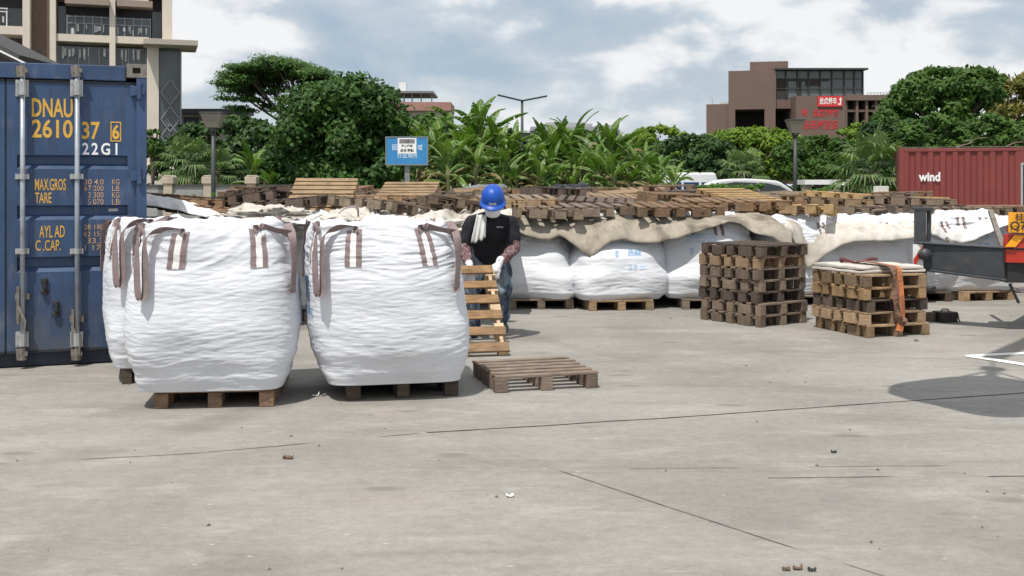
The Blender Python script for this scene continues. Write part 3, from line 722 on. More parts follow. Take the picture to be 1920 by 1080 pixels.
def sheet(name, label, mat, hem, d, crest, back, amp=.04, seed=1, n=110, group=None, set_back=.55, bulge=.10, fold=3.2, zback=1.17):
    """cloth over the sacks: a wavy hem in front, a crest, and a flat run to the back"""
    rows = []; x0, x1 = hem[0][0], hem[-1][0]
    for i in range(n + 1):
        px = x0 + (x1 - x0) * i / n; py = lin(hem, px); dd = d + .10 * noise.noise(Vector((px * .012, seed, 0))); h = P(px, py, dd); cz = P(px, lin(crest, px), dd + set_back)
        col = []
        for j in range(17):
            t = j / 16; y = h.y + (cz.y - h.y) * t ** 1.25 - bulge * math.sin(t * math.pi) * .5; z = h.z + (cz.z - h.z) * (math.sin(t * math.pi / 2) ** .95)
            x = h.x + (cz.x - h.x) * t
            col.append(Vector((x, y, z)))
        for j in range(1, 17):
            t = j / 16; col.append(Vector((cz.x * (1 + .0 * t), cz.y + (back - cz.y) * t, cz.z + (zback - cz.z) * t)))
        for j, p in enumerate(col):
            k = min(1, j / 3) if j < 16 else 1; a = amp * (.35 + .65 * k)
            f = noise.noise(Vector((p.x * fold + seed, p.y * 1.2, p.z * 1.5))) + .5 * noise.noise(Vector((p.x * fold * 2.4 + seed, p.y * 3, p.z * 3))) + .28 * noise.noise(Vector((p.x * 11 + seed, p.y * 9, p.z * 9)))
            rid = 1 - abs(noise.noise(Vector((p.x * fold * .9 + seed * 3, p.y * 1.4, p.z * .9 + seed)))) * 3.2; rid += .7 - abs(noise.noise(Vector((p.x * fold * 2 + p.y * 2.5, p.y * 3.1 - p.x, seed)))) * 2.4
            p.y -= (f * .8 + rid * .35) * a; p.z += (f * .4 + rid * .42 - .2) * a
        rows.append(col)
    mb = MB(); mb.grid(rows); o = mb.build(name, M[mat], None, True)
    so = o.modifiers.new('cloth', 'SOLIDIFY'); so.thickness = .006; so.offset = 0
    return tag(o, label, 'tarpaulin', group)
GT = 'sheets covering the sacks'
lumps = []
sheet('tarpaulin', 'stained beige canvas with a pointed hem hanging over the sacks', 'beige', [(955, 426), (985, 440), (1010, 449), (1030, 452), (1048, 443), (1060, 448), (1085, 466), (1108, 484), (1125, 468), (1145, 455), (1165, 450), (1200, 455), (1235, 455), (1270, 447), (1300, 438), (1340, 425), (1365, 415), (1385, 418), (1400, 430), (1425, 438), (1450, 446), (1470, 462), (1482, 470)],
      13.14, [(955, 402), (1100, 404), (1380, 398), (1440, 404), (1482, 428)], 16.5, .042, 2, 150, GT, .62, .08, 2.6)
sheet('tarpaulin', 'off white sheet hanging over sacks between stack and truck beam', 'cream', [(1470, 425), (1482, 440), (1500, 476), (1516, 505), (1528, 497), (1550, 478), (1575, 462), (1600, 454), (1640, 452), (1680, 452), (1722, 446), (1745, 440)],
      13.55, [(1470, 410), (1520, 414), (1745, 416)], 17.5, .045, 6, 90, GT, .5, .1)
sheet('tarpaulin', 'thick folded white sheet edge sagging below the orange number plate', 'grey_tarp', [(1730, 432), (1748, 440), (1775, 452), (1802, 456), (1830, 449), (1852, 438), (1880, 424), (1900, 420)],
      14.05, [(1730, 405), (1800, 410), (1900, 402)], 17.5, .04, 14, 70, GT, .55, .06)
sheet('tarpaulin', 'white sheet sloping away beside the blue container', 'grey_tarp', [(262, 384), (300, 388), (330, 394), (360, 402), (400, 412), (445, 424)], 12.1, [(262, 362), (330, 376), (400, 392), (445, 398)], 15.5, .035, 19, 70, GT, .6, .05)
sheet('tarpaulin', 'crumpled cream sheet under the tilted dark pallets', 'cream', [(428, 440), (500, 446), (560, 440), (620, 452), (705, 446)], 12.0, [(428, 396), (470, 388), (540, 394), (600, 400), (660, 394), (705, 396)], 16, .13, 23, 170, GT, .75, .2, 2.8)
sheet('tarpaulin', 'crumpled white sheet behind the front sack and the worker', 'cream', [(672, 446), (740, 440), (800, 446), (850, 438), (905, 446), (960, 440)], 12.3, [(672, 396), (760, 392), (850, 400), (905, 396), (960, 400)], 16, .11, 31, 170, GT, .7, .2, 2.9)
for i, (px, py, sx, sz, mt, lab) in enumerate(((480, 415, .34, .13, 'cream', 'crumpled cream sack lying behind the first lifting loop'), (560, 410, .30, .12, 'grey_tarp', 'crumpled white sack between the two front sacks'), (505, 398, .36, .14, 'cream', 'crumpled cream sack below the tilted dark pallets'), (612, 412, .33, .13, 'cream', 'crumpled cream sack under the pale propped pallet'), (705, 414, .30, .11, 'cream', 'crumpled cream sack right of the mauve arching strap'), (760, 413, .34, .11, 'grey_tarp', 'crumpled white sack below the weathered pallets'), (828, 418, .30, .12, 'cream', 'crumpled cream sack just left of the worker'))):
    lumps.append((P(px, py + 9, 11.6), sx * 1.35, sz * .72, mt, lab, i))
# stray strap loop standing up on the crumpled sheet
st = MB(); c_ = P(655, 418, 11.9)
ribbon(st, smooth_path([c_ + Vector(p) for p in ((-.45, 0, -.1), (-.2, -.02, .03), (-.05, 0, .16), (.08, .02, .17), (.10, .02, .02), (.14, 0, -.2))], 6), [(0, 1, .2)] * 31, .10, .006)
tag(st.build('lifting_strap', M['strap'], None, True), 'mauve lifting strap arching up from the crumpled cream sheet', 'strap')

# ------------------------------------------------------------------ heap of pallets on the covered sacks
HEAP = 'pallets heaped on the covered sacks'
def heap(px, py, d, rz, tone, label, tx=0, ty=0, sc=(1, 1, 1)):
    p = P(px, py, d); return pallet(p, R(rz), (R(tx), R(ty)), tone, label, HEAP, sc=sc)
for a_ in ((300, 381, 13.6, 78, 'brown', 'rusty brown pallet on the white sheet nearest the container', 4, 3), (356, 394, 13.3, 86, 'brown', 'brown pallet sloping down the white sheet, second from the container', 3, 6), (418, 410, 12.9, 66, 'brown', 'brown pallet at the low end of the white sheet', 4, 7),
           (468, 387, 13.4, 74, 'dark', 'dark pallet tilted up on the cream sheet, end nearest the fence lamp', -7, 4), (520, 371, 14.4, 82, 'dark', 'dark pallet behind the tilted dark one on the cream sheet', -5, 4), (538, 392, 13.2, 80, 'dark', 'dark pallet just before the pale upright one', -5, 0),
           (604, 381, 13.4, 2, 'tan', 'pale pallet propped up with its slats towards the camera', 22, 0), (765, 372, 15.2, -2, 'tan', 'tan pallet propped below the blue sign', 12, 0), (690, 382, 15.6, 10, 'brown', 'brown pallet lying between the two propped tan ones', 0, 0),
           (716, 398, 12.9, 52, 'grey', 'weathered pallet with slats pointing at the blue sign', 3, 9), (772, 398, 13.3, 84, 'grey', 'weathered pallet on the crumpled sheet below the blue sign', 2, 0), (826, 397, 13.4, 30, 'grey', 'weathered pallet sliding down beside the worker', -6, 8), (800, 384, 14.8, 76, 'brown', 'brown pallet behind the sliding one beside the worker', 0, 2),
           (912, 397, 13.9, 84, 'tan', 'tan pallet right behind the worker', 0, 2), (1003, 413, 13.5, 97, 'grey', 'weathered pallet low on the beige canvas beside the worker', 2, 5), (968, 393, 14.0, 82, 'tan', 'tan pallet edge beside the blue helmet', 0, 3), (1060, 402, 13.7, 97, 'grey', 'weathered pallet on the beige canvas, second from the worker', 0, -3), (1172, 401, 13.9, 93, 'grey', 'weathered pallet above the pointed canvas tip', 0, -1), (1262, 401, 13.7, 97, 'brown', 'brown pallet on the canvas above the printed sacks', 0, -4),
           (1345, 392, 14.0, 92, 'brown', 'brown pallet on the highest part of the canvas', 0, -3), (1430, 396, 14.2, 78, 'brown', 'brown pallet at the end of the beige canvas', 0, 4), (1487, 404, 14.1, 68, 'orange', 'yellowish pallet at the corner above the taller stack', 0, 5),
           (1385, 380, 15.6, 20, 'orange', 'fresh orange pallet below the white car', 9, 0), (1556, 405, 14.75, 66, 'grey', 'weathered pallet tilted on the off white sheet, first past the taller stack', 2, 6), (1612, 400, 15.1, 28, 'grey', 'weathered pallet with raised slats above the off white sheet', 5, -4), (1672, 401, 15.0, 86, 'grey', 'weathered pallet beside the truck jack leg', 0, -2), (1716, 400, 15.0, 92, 'dark', 'dark pallet just behind the truck jack leg', 0, 0), (1800, 404, 14.9, 90, 'grey', 'weathered pallet below the red container', 0, 0), (1868, 402, 15.1, 84, 'brown', 'brown pallet by the orange number plate', 0, 0)):
    heap(*a_)
OW = ['first', 'second', 'third', 'fourth', 'fifth', 'sixth', 'seventh', 'eighth', 'ninth', 'tenth']
for r_i, (d, x0, x1, z) in enumerate(((15.4, -.5, 5.2, 1.215), (16.8, -1.0, 5.9, 1.235), (18.3, -1.2, 6.4, 1.26), (20.0, -2.0, 6.9, 1.29), (21.8, -1.2, 5.6, 1.33))):
    x = x0; i = 0; names = ['second row', 'third row', 'fourth row', 'fifth row', 'rearmost row']
    while x < x1 and i < 10:
        long_ = rnd.random() < .62; rz = (90 if long_ else 0) + rnd.uniform(-14, 14); w = 1.12 if long_ else .84
        tone = rnd.choice(['grey', 'grey', 'brown', 'dark', 'tan', 'grey', 'brown', 'orange'])
        zz = z + rnd.uniform(-.02, .05) + (.10 if rnd.random() < .22 else 0)
        if x + w / 2 > 3.0: zz = min(zz, 1.285) - .02
        pallet((x + w / 2, d + rnd.uniform(-.2, .2), zz), R(rz), (R(rnd.uniform(-4, 4)), R(rnd.uniform(-5, 5))), tone, f'{dict(grey="weathered",brown="brown",dark="dark",tan="tan",orange="yellowish")[tone]} pallet, {OW[i]} from the worker in the {names[r_i]} of the heap', HEAP)
        x += w + rnd.uniform(-.02, .16); i += 1
for r_i, (d, z, xs) in enumerate(((17.0, 1.27, (-4.0, -3.0, -2.1)), (18.6, 1.33, (-4.3, -2.9, -1.9)))):
    for i, x in enumerate(xs):
        tone = rnd.choice(['grey', 'brown', 'dark']); pallet((x, d, z + rnd.uniform(0, .06)), R(rnd.choice((0, 90)) + rnd.uniform(-15, 15)), (R(rnd.uniform(-4, 4)), R(rnd.uniform(-4, 4))), tone, f'{dict(grey="weathered",brown="brown",dark="dark")[tone]} pallet behind the propped tan ones, {["nearer","farther"][r_i]} row, {OW[i]} from the fence', HEAP)


def lump(name, mat, c, sx, sy, sz, seed, label, cat, f=3.0, amp=.25, nr=15, ns=29):
    mb = MB(); rows = []
    for i in range(nr):
        th = math.pi * i / (nr - 1); row = []
        for k in range(ns):
            a = 2 * math.pi * (k % (ns - 1)) / (ns - 1); v = Vector((math.sin(th) * math.cos(a), math.sin(th) * math.sin(a), math.cos(th)))
            q = 1 + amp * noise.noise(v * f * .5 + Vector((seed, 0, 0))) + amp * .6 * noise.noise(v * f * 1.4 + Vector((0, seed, 0)))
            row.append(Vector((v.x * sx * q, v.y * sy * q, max(-.6, v.z) * sz * q)) + c)
        rows.append(row)
    mb.grid(rows); return tag(mb.build(name, mat, None, True), label, cat)
lump('sheet_bundle', basic('grey_plastic', (.16, .17, .17), .5, .4, 6), P(905, 362, 22.6), .75, .4, .16, 3, 'grey crumpled plastic bundle on the pallets behind the helmet', 'bundle', 4, .5)
lump('sheet_bundle', basic('black_plastic', (.012, .013, .02), .4, .3, 6), P(1075, 361, 22.5), .70, .4, .17, 8, 'black crumpled plastic bundle on the rear pallets', 'bundle', 4, .5)
for c_, sx, sz, mt, lab, i in lumps: o = lump('crumpled_sack', M[mt], c_, sx, .3, sz, 5 + i * 3.7, lab, 'sack', 4.2, .75, 26, 48); o['group'] = 'crumpled sacks'
pp = MB(); pp.tube([P(1040, 361, 21.9), P(1085, 359, 21.9), P(1130, 357, 21.9)], .03, 8); tag(pp.build('pipe', M['white'], None, True), 'white pipe lying in front of the black bundle', 'pipe')

# ------------------------------------------------------------------ worker
def remesh(mb, name, mat, parent, vox, sm=4, extra=None):
    me = mb.mesh('t', mat); fixn(me); o = bpy.data.objects.new('t', me); COL.objects.link(o)
    r = o.modifiers.new('r', 'REMESH'); r.mode = 'VOXEL'; r.voxel_size = vox
    s_ = o.modifiers.new('s', 'SMOOTH'); s_.factor = .5; s_.iterations = sm
    me2 = flat_mesh(o); bpy.data.objects.remove(o); bpy.data.meshes.remove(me)
    me2.materials.clear(); me2.materials.append(mat); me2.polygons.foreach_set('use_smooth', [True] * len(me2.polygons))
    if extra:
        for v in me2.vertices: v.co = extra(v.co)
    me2.name = name; return put(name, me2, parent)


def ball(mb, c, r, seg=14, sx=1, sy=1, sz=1, Mx=None):
    n = seg // 2; prof = [(math.sin(math.pi * i / n) * r, -math.cos(math.pi * i / n) * r * sz) for i in range(n + 1)]
    prof[0] = (.0005, prof[0][1]); prof[-1] = (.0005, prof[-1][1]); T = Matrix.Translation(Vector(c))
    if Mx is not None: T = T @ Mx
    b0 = len(mb.v); mb.lathe(prof, seg, T, sx, sy); mb.add([], []); mb.f.append([b0 + k for k in range(seg)][::-1]); mb.f.append([b0 + n * seg + k for k in range(seg)]); mb.m += [0, 0]


def limb(mb, pts, rad):
    mb.tube(pts, rad, 14)
    for p, r in zip(pts, rad): ball(mb, p, r * .99)
skin = basic('skin', (.42, .23, .15), .55, .1, 20)
WK = thing('person', 'worker in blue helmet, white mask and dark shirt, bending to tilt a pallet', 'person', (-.215, 10.80, 0))
V = Vector
rs, ls = V((-.195, -.14, 1.165)), V((.205, -.14, 1.165)); re_, le = V((-.262, -.19, .90)), V((.245, -.18, .915)); rw, lw = V((-.200, -.375, .745)), V((.095, -.36, .775))
pel, waist, chest, nb = V((0, .12, .84)), V((0, .06, .95)), V((0, -.09, 1.14)), V((.01, -.17, 1.24))
head = V((.025, -.24, 1.365)); HT = Matrix.Rotation(R(28), 4, 'X')
rh, lh = V((-.10, .12, .83)), V((.095, .12, .83)); rk, lk = V((-.19, -.01, .45)), V((.125, .03, .45)); ra, la = V((-.17, .06, .09)), V((.10, .10, .09))
bd = MB()
limb(bd, [pel, waist, chest], [.135, .125, .14]); limb(bd, [rs, chest, ls], [.055, .11, .055]); limb(bd, [chest, nb, head], [.10, .055, .055])
ball(bd, head + V((0, .01, .02)), .10, 18, .82, .98, 1.16, HT); ball(bd, head + V((0, -.045, -.055)), .068, 14, .88, .9, 1.0)
nose = head + HT @ V((0, -.105, -.02)); ball(bd, nose, .019, 8)
for sx in (-1, 1): ball(bd, head + HT @ V((.083 * sx, .01, -.015)), .03, 8, .45, .8, 1.15)
for a_, b_, c_ in ((rs, re_, rw), (ls, le, lw)): limb(bd, [a_, b_, c_], [.05, .042, .028])
for a_, b_, c_ in ((rh, rk, ra), (lh, lk, la)): limb(bd, [a_, b_, c_], [.085, .058, .04])
remesh(bd, 'body', skin, WK, .012, 5)
sh = MB(); limb(sh, [pel + V((0, -.02, -.03)), waist + V((0, -.01, 0)), chest + V((0, 0, -.02))], [.155, .150, .165]); limb(sh, [rs + V((.01, .01, -.005)), chest + V((0, .02, .03)), ls + V((-.01, .01, -.005))], [.075, .125, .075])
for sx in (-1, 1): limb(sh, [V((.09 * sx, -.09, 1.06)), V((.08 * sx, .06, .85))], [.10, .105])
limb(sh, [rs, rs.lerp(re_, .55), rs.lerp(re_, .72)], [.073, .073, .070]); limb(sh, [ls, ls.lerp(le, .55), ls.lerp(le, .72)], [.073, .073, .070]); limb(sh, [chest, nb], [.10, .072])
wrk = lambda a, f, z: (lambda p: p + V((noise.noise(p * f) * a, noise.noise(p * f + V((9, 0, 0))) * a, noise.noise(V((p.x * f * .5, p.y * f * .5, p.z * f * z)) + V((0, 9, 0))) * a)))
shirt = remesh(sh, 'shirt', basic('navy_cloth', (.006, .0065, .012), .85, .3, 8, .3, 60), WK, .011, 5, wrk(.016, 11, 1.4))
slv = basic('maroon_sleeve', (.125, .06, .068), .85, .5, 30, .4, 60, dirt=(.34, .27, .27), dscale=38, dlo=.52, dhi=.60, damt=.8)
for a_, b_, c_ in ((rs, re_, rw), (ls, le, lw)):
    m_ = MB(); limb(m_, [a_.lerp(b_, .55), b_, b_.lerp(c_, .5), b_.lerp(c_, .93)], [.060, .062, .054, .040]); remesh(m_, 'arm_sleeve', slv, WK, .008, 3, wrk(.012, 22, 2))
jn = MB()
for a_, b_, c_ in ((rh, rk, ra), (lh, lk, la)): limb(jn, [a_, a_.lerp(b_, .5), b_, b_.lerp(c_, .55), c_ + V((0, 0, .0))], [.108, .098, .080, .074, .078])
ball(jn, pel + V((0, .01, -.01)), .15, 16, 1.08, .9, .8)
jm, jnn, jb = newmat('denim'); jv = jnn.new('ShaderNodeTexCoord').outputs['Object']
jnn.put(jb.inputs['Base Color'], jnn.mix(jnn.ramp(jnn.noise(jnn.scale(jv, (1, 1, .5)), 9, 6, .6), .42, .62), (.022, .036, .062), (.20, .25, .30))); jb.inputs['Roughness'].default_value = .85
remesh(jn, 'jeans', jm, WK, .012, 4, wrk(.022, 12, 1.6))
shoe = basic('shoe', (.02, .02, .022), .6)
for a_ in (ra, la):
    m_ = MB(); ball(m_, a_ + V((0, 0, -.03)), .05, 12, .9, 1.1, 1.1); limb(m_, [a_ + V((0, .04, -.045)), a_ + V((0, -.07, -.05)), a_ + V((0, -.14, -.055))], [.044, .044, .034])
    remesh(m_, 'shoe', shoe, WK, .009, 3, lambda p: V((p.x, p.y, max(.003, p.z))))
glv = basic('white_glove', (.74, .72, .76), .85, .1, 20, .3, 120)
def glove(w, dirn, inward, down):
    """palm along dirn, fingers curled over the board, thumb on the inner side"""
    m_ = MB(); f = V(dirn).normalized(); s_ = V(inward).normalized(); n = f.cross(s_).normalized(); s_ = n.cross(f); dn = V(down).normalized()
    limb(m_, [w - f * .01, w + f * .045, w + f * .08], [.033, .037, .034]); limb(m_, [w + f * .075 - s_ * .026, w + f * .078 + s_ * .024], [.021, .021])
    for i, (o_, l_) in enumerate(((-.033, .060), (-.011, .072), (.011, .075), (.032, .066))):
        k = w + f * (.088 - abs(i - 1.6) * .004) + s_ * o_; k2 = k + (f * .8 + dn * .55).normalized() * l_ * .48; k3 = k2 + (f * .15 + dn).normalized() * l_ * .36; k4 = k3 + (dn - f * .45).normalized() * l_ * .3
        limb(m_, [k, k2, k3, k4], [.0125, .0118, .0108, .0095])
    t0 = w + f * .03 + s_ * .03; limb(m_, [t0, t0 + s_ * .028 + f * .025 + dn * .008, t0 + s_ * .032 + f * .055 + dn * .025], [.017, .0145, .0115])
    limb(m_, [w - f * .035, w + f * .005], [.041, .037])
    return remesh(m_, 'glove', glv, WK, .0045, 3)
glove(rw + V((.0, -.005, -.005)), (.12, -.45, -.75), (.95, .1, 0), (0, .25, -1)); glove(lw + V((-.005, 0, 0)), (-.35, -.35, -.80), (-.9, .1, .2), (.0, .25, -1))
# helmet
hel = basic('helmet_blue', (.008, .075, .40), .42, .08, 8, spec=.4)
HM = Matrix.Translation(head + V((0, .0, .03))) @ HT
hm_ = MB(); hp_ = [(.128, .0), (.131, .012), (.128, .04), (.120, .075), (.103, .108), (.075, .134), (.04, .148), (.0005, .152)]
hm_.lathe(hp_, 32, HM, .90, 1.08)
for x_, w_ in ((0, .018), (-.042, .010), (.042, .010)):
    rows = []
    for i in range(15):
        a = R(20) + R(140) * i / 14; c, s_ = math.cos(a), math.sin(a); rr = .150 if x_ == 0 else .143
        rows.append([HM @ V((x_ + q * w_, c * .137 * (1 if x_ == 0 else .96), s_ * rr + (.006 if abs(q) < .9 else -.006))) for q in (-1, -.6, .6, 1)])
    hm_.grid(rows)
for s0, s1, ext in ((R(180), R(360), 1),):
    rows = []
    for i in range(25):
        a = s0 + (s1 - s0) * i / 24; e = math.sin((a - s0)) ** .7
        ca, sa = math.cos(a), math.sin(a); rows.append([HM @ V((ca * r_ * .90, sa * r_ * 1.08, z_)) for r_, z_ in ((.128, .006), (.128 + .05 * e, -.012 * e), (.130 + .052 * e, -.020 * e), (.126, -.006))])
    hm_.grid(rows)
hm_.lathe([(.129, -.002), (.1345, .0), (.1345, .012), (.130, .016)], 32, HM, .90, 1.08)
helo = hm_.build('helmet', hel, WK, True)
bm_ = MB(); pl_ = [HM @ V((x, -.148 * (1 - (x / .2) ** 2), z)) for z in (.018, .042) for x in (-.036, -.012, .012, .036)]; bm_.grid([pl_[:4], pl_[4:]])
badge = bm_.build('badge', M['white'], helo, fix=False)
bt_ = MB(); text_on(bt_, 'ETICCS', lambda u, v: HM @ V((-.030 + .06 * u, -.1495, .024 + .012 * v)), .02); bt_.build('badge_lettering', M['black'], badge, fix=False)
# mask, eyes, hair, flaps
mk_ = MB(); rows = []
for i in range(11):
    a = R(-72 + 144 * i / 10); row = []
    for j in range(9):
        t = j / 8; z = -.118 + .112 * t; rr = .092 + .022 * math.sin(t * math.pi) * math.cos(a) + .0035 * math.sin(t * 18); row.append(head + HT @ V((math.sin(a) * rr * (.78 + .10 * t), -math.cos(a) * rr * (.95 + .12 * t) - .014, z)))
    rows.append(row)
mk_.grid(rows); mo = mk_.build('face_mask', basic('mask_pale', (.78, .81, .82), .8, .08, 20), WK, True); mo.modifiers.new('s', 'SOLIDIFY').thickness = .003
for sx in (-1, 1):
    e_m = MB(); ball(e_m, head + HT @ V((.032 * sx, -.088, .012)), .011, 8); e_m.build('eye', basic('eye_dark', (.02, .015, .012), .3), WK, True)
hr = MB(); ball(hr, head + HT @ V((0, .028, .012)), .104, 16, .88, .95, 1.05, HT); remesh(hr, 'hair', basic('hair_black', (.012, .011, .011), .6), WK, .01, 2)
flp = MB()
for sx in (-1, 1):
    rows = [[head + HT @ V((sx * (.095 + .028 * t + .01 * math.sin(q * 4)), .02 + .06 * q, .01 - .10 * t)) for q in (0, .33, .66, 1)] for t in (0, .3, .6, 1)]; flp.grid(rows)
fo = flp.build('neck_guard', basic('guard_black', (.015, .014, .014), .85), WK, True); fo.modifiers.new('s', 'SOLIDIFY').thickness = .006
# towel over the shoulder
tw_ = MB(); rows = []
for i in range(17):
    t = i / 16; row = []
    if t < .3: c = nb.lerp(rs, .38) + V((.01, .10 - .30 * t, .04 - .10 * (1 - t / .3)))
    else: q = (t - .3) / .7; c = nb.lerp(rs, .38) + V((-.015 - .035 * q, -.08 - .055 * math.sin(q * 1.5), .045 - .25 * q))
    for j in range(13):
        u = j / 12 - .5; w_ = .085 + .05 * t; z_ = -.03 * abs(math.sin(u * 7)) * t
        row.append(c + V((u * w_, -.018 * math.cos(u * 17 + t * 2) * (.3 + t), z_ + (.05 * u if t > .9 else 0))))
    rows.append(row)
tw_.grid(rows); to = tw_.build('towel', basic('towel_white', (.60, .60, .58), .9, .1, 12, .3, 80), WK, True); to.modifiers.new('s', 'SOLIDIFY').thickness = .006
lg = MB()
text_on(lg, 'RECYCLE', lambda u, v: V((.065 + .062 * u, -.263 - .004 * u, 1.118 + .013 * v)), .01); lg.build('shirt_lettering', M['white'], shirt, fix=False)

# ------------------------------------------------------------------ crane truck (mostly beyond the frame)
TR = thing('crane_truck', 'crane truck with orange number plate, chevron board and dark steel stabiliser beam', 'truck', (5.20, 11.25, 0), R(-35))
TI = Matrix.Rotation(R(35), 4, 'Z') @ Matrix.Translation((-5.20, -11.25, 0))
def TL(px, py, d): return TI @ P(px, py, d)
# truck axes: local +y runs along the truck away from the rear board
ab = MB()
L1, L2 = (1716, 11.75), (1892, 11.2)
def quadbox(mb, p, th):
    """p: four corners (world) of the camera-side face; thickness th away from it"""
    p = [TI @ q for q in p]; n = (p[1] - p[0]).cross(p[3] - p[0]).normalized() * -th
    if n.y < 0 and abs(n.y) > .001: n = -n
    mb.add(p + [q + n for q in p], [(0, 1, 2, 3), (7, 6, 5, 4), (0, 4, 5, 1), (1, 5, 6, 2), (2, 6, 7, 3), (3, 7, 4, 0)])
quadbox(ab, [P(1728, 457, 11.70), P(1892, 467, 11.2), P(1892, 524, 11.2), P(1728, 503, 11.70)], .16)
quadbox(ab, [P(1716, 453, 11.69), P(1898, 464, 11.17), P(1898, 468, 11.17), P(1716, 457, 11.69)], .22); quadbox(ab, [P(1728, 503, 11.69), P(1892, 524, 11.17), P(1892, 529, 11.17), P(1728, 508, 11.69)], .2)
bevel(ab.build('stabiliser_beam', M['truck'], TR), .008)
ep = MB(); quadbox(ep, [P(1712, 458, 11.69), P(1731, 459, 11.68), P(1731, 501, 11.68), P(1712, 500, 11.69)], .012); epo = ep.build('beam_end_plate', M['white'], TR)
es = MB()
for poly in ([(1713, 486), (1729, 462), (1731, 462), (1731, 472), (1716, 499), (1713, 499)],):
    es.add([TI @ P(x, y, 11.66) for x, y in poly], [tuple(range(len(poly)))])
es.build('red_stripe', M['refl_red'], epo, fix=False)
kn = MB(); kc = P(1735, 477, 11.62); kn.tube([TI @ (kc + V((0, -.03, 0))), TI @ (kc + V((0, .05, 0)))], .065, 16); kn.build('beam_pin', M['truck'], TR, True)
jk = MB(); quadbox(jk, [P(1716, 391, 11.78), P(1737, 390, 11.75), P(1737, 457, 11.75), P(1716, 457, 11.78)], .15); quadbox(jk, [P(1737, 392, 11.82), P(1744, 394, 11.8), P(1742, 457, 11.8), P(1737, 457, 11.82)], .11); quadbox(jk, [P(1714, 388, 11.77), P(1750, 389, 11.74), P(1750, 396, 11.74), P(1714, 394, 11.77)], .17)
bevel(jk.build('stabiliser_jack', M['truck'], TR), .006); jk = MB(); a_ = TI @ P(1729, 500, 11.85); jk.tube([a_, a_ + V((0, 0, -.22))], .05, 12); jk.box(a_.x - .12, a_.x + .12, a_.y - .12, a_.y + .12, a_.z - .25, a_.z - .22)
bevel(jk.build('stabiliser_foot', M['truck'], TR), .006)
lv = MB(); lv.bar(TI @ P(1857, 395, 12.1), TI @ P(1880, 463, 11.6), .05, .04); lv.build('support_rod', M['rust'], TR); lv = MB(); lv.bar(TI @ P(1775, 446, 12.0), TI @ P(1786, 458, 11.7), .03, .02); lv.build('support_rod', M['rust'], TR)
lv = MB(); lv.bar(TI @ P(1893, 532, 11.3), TI @ P(1910, 568, 11.3), .035, .02); lv.build('hanging_bar', M['truck'], TR)
np_ = MB(); quadbox(np_, [P(1891, 398, 11.05), P(1962, 400, 11.0), P(1962, 438, 11.0), P(1891, 436, 11.05)], .012); npo = bevel(np_.build('number_plate', M['orange'], TR), .003)
nt = MB()
def plate_t(body, x0, y0, x1, y1, b): 
    text_on(nt, body, lambda u, v: TI @ (P(x0 + (x1 - x0) * u, y1 + (y0 - y1) * v, 11.03 - .04 * (x0 + (x1 - x0) * u - 1891) / 71)), b)
plate_t('桂A', 1903, 400, 1935, 413, .015); plate_t('Q7053', 1894, 415, 1958, 434, .02); nt.build('plate_lettering', M['black'], npo, fix=False)
cb = MB()
quadbox(cb, [P(1884, 439, 11.1), P(2060, 442, 11.0), P(2060, 468, 11.0), P(1884, 464, 11.1)], .05); quadbox(cb, [P(1887, 468, 11.12), P(2060, 472, 11.02), P(2060, 496, 11.02), P(1887, 492, 11.12)], .05)
cbo = cb.build('rear_board', M['refl_red'], TR)
cs = MB()
for k in range(4):
    x = 1884 + k * 46; dd = lambda q: 11.085 - .1 * (q - 1884) / 176
    pts = [(x + 18, 441), (x + 38, 442), (x + 20, 463), (x + 0, 463)]; cs.add([TI @ P(q, y, dd(q)) for q, y in pts], [(0, 1, 2, 3)])
cs.build('chevron_stripes', M['refl_yellow'], cbo, fix=False)
un = MB(); quadbox(un, [P(1889, 466, 11.16), P(2400, 474, 11.05), P(2400, 534, 11.05), P(1889, 530, 11.16)], .5); un.build('rear_bumper', M['black'], TR)
ch = MB(); ch.box(.65, .85, .5, 8.2, .62, .86); ch.box(1.55, 1.75, .5, 8.2, .62, .86); ch.build('chassis', M['truck'], TR)
bed = MB(); bed.box(.02, 2.42, .3, 5.2, .98, 1.10); bed.box(.02, .06, .3, 5.2, 1.10, 1.16); bed.box(2.38, 2.42, .3, 5.2, 1.10, 1.16); bevel(bed.build('load_bed', M['truck'], TR), .01)
cabm = MB(); cabm.prism([(6.4, .75), (8.1, .75), (8.2, 1.6), (7.9, 2.75), (6.4, 2.8)], 0, 2.3, Matrix(((0, 1, 0, .07), (1, 0, 0, 0), (0, 0, 1, 0), (0, 0, 0, 1)))); cabo = bevel(cabm.build('cab', basic('cab_orange', (.55, .16, .03), .35), TR), .06, 3)
wn = MB(); wn.prism([(6.9, 1.75), (7.85, 1.75), (7.7, 2.5), (6.9, 2.5)], -.012, 0, Matrix(((0, 1, 0, .07), (1, 0, 0, 0), (0, 0, 1, 0), (0, 0, 0, 1)))); wn.build('side_window', M['glass'], cabo)
for y in (1.4, 2.6, 7.2):
    for x in (.22, 2.2):
        wm = MB(); MR = Matrix.Translation((x, y, .5)) @ Matrix.Rotation(R(90), 4, 'Y'); wm.lathe([(.18, -.13), (.42, -.14), (.5, -.1), (.5, .1), (.42, .14), (.18, .13)], 28, MR); wo = wm.build('wheel', M['rubber'], TR, True)
        rm = MB(); rm.lathe([(.001, .06), (.08, .08), (.1, .05), (.25, .06), (.28, .125), (.3, .125), (.3, -.125), (.28, -.125), (.25, -.06), (.1, -.05), (.001, -.06)], 24, MR); rm.build('rim', M['steel'], wo, True)
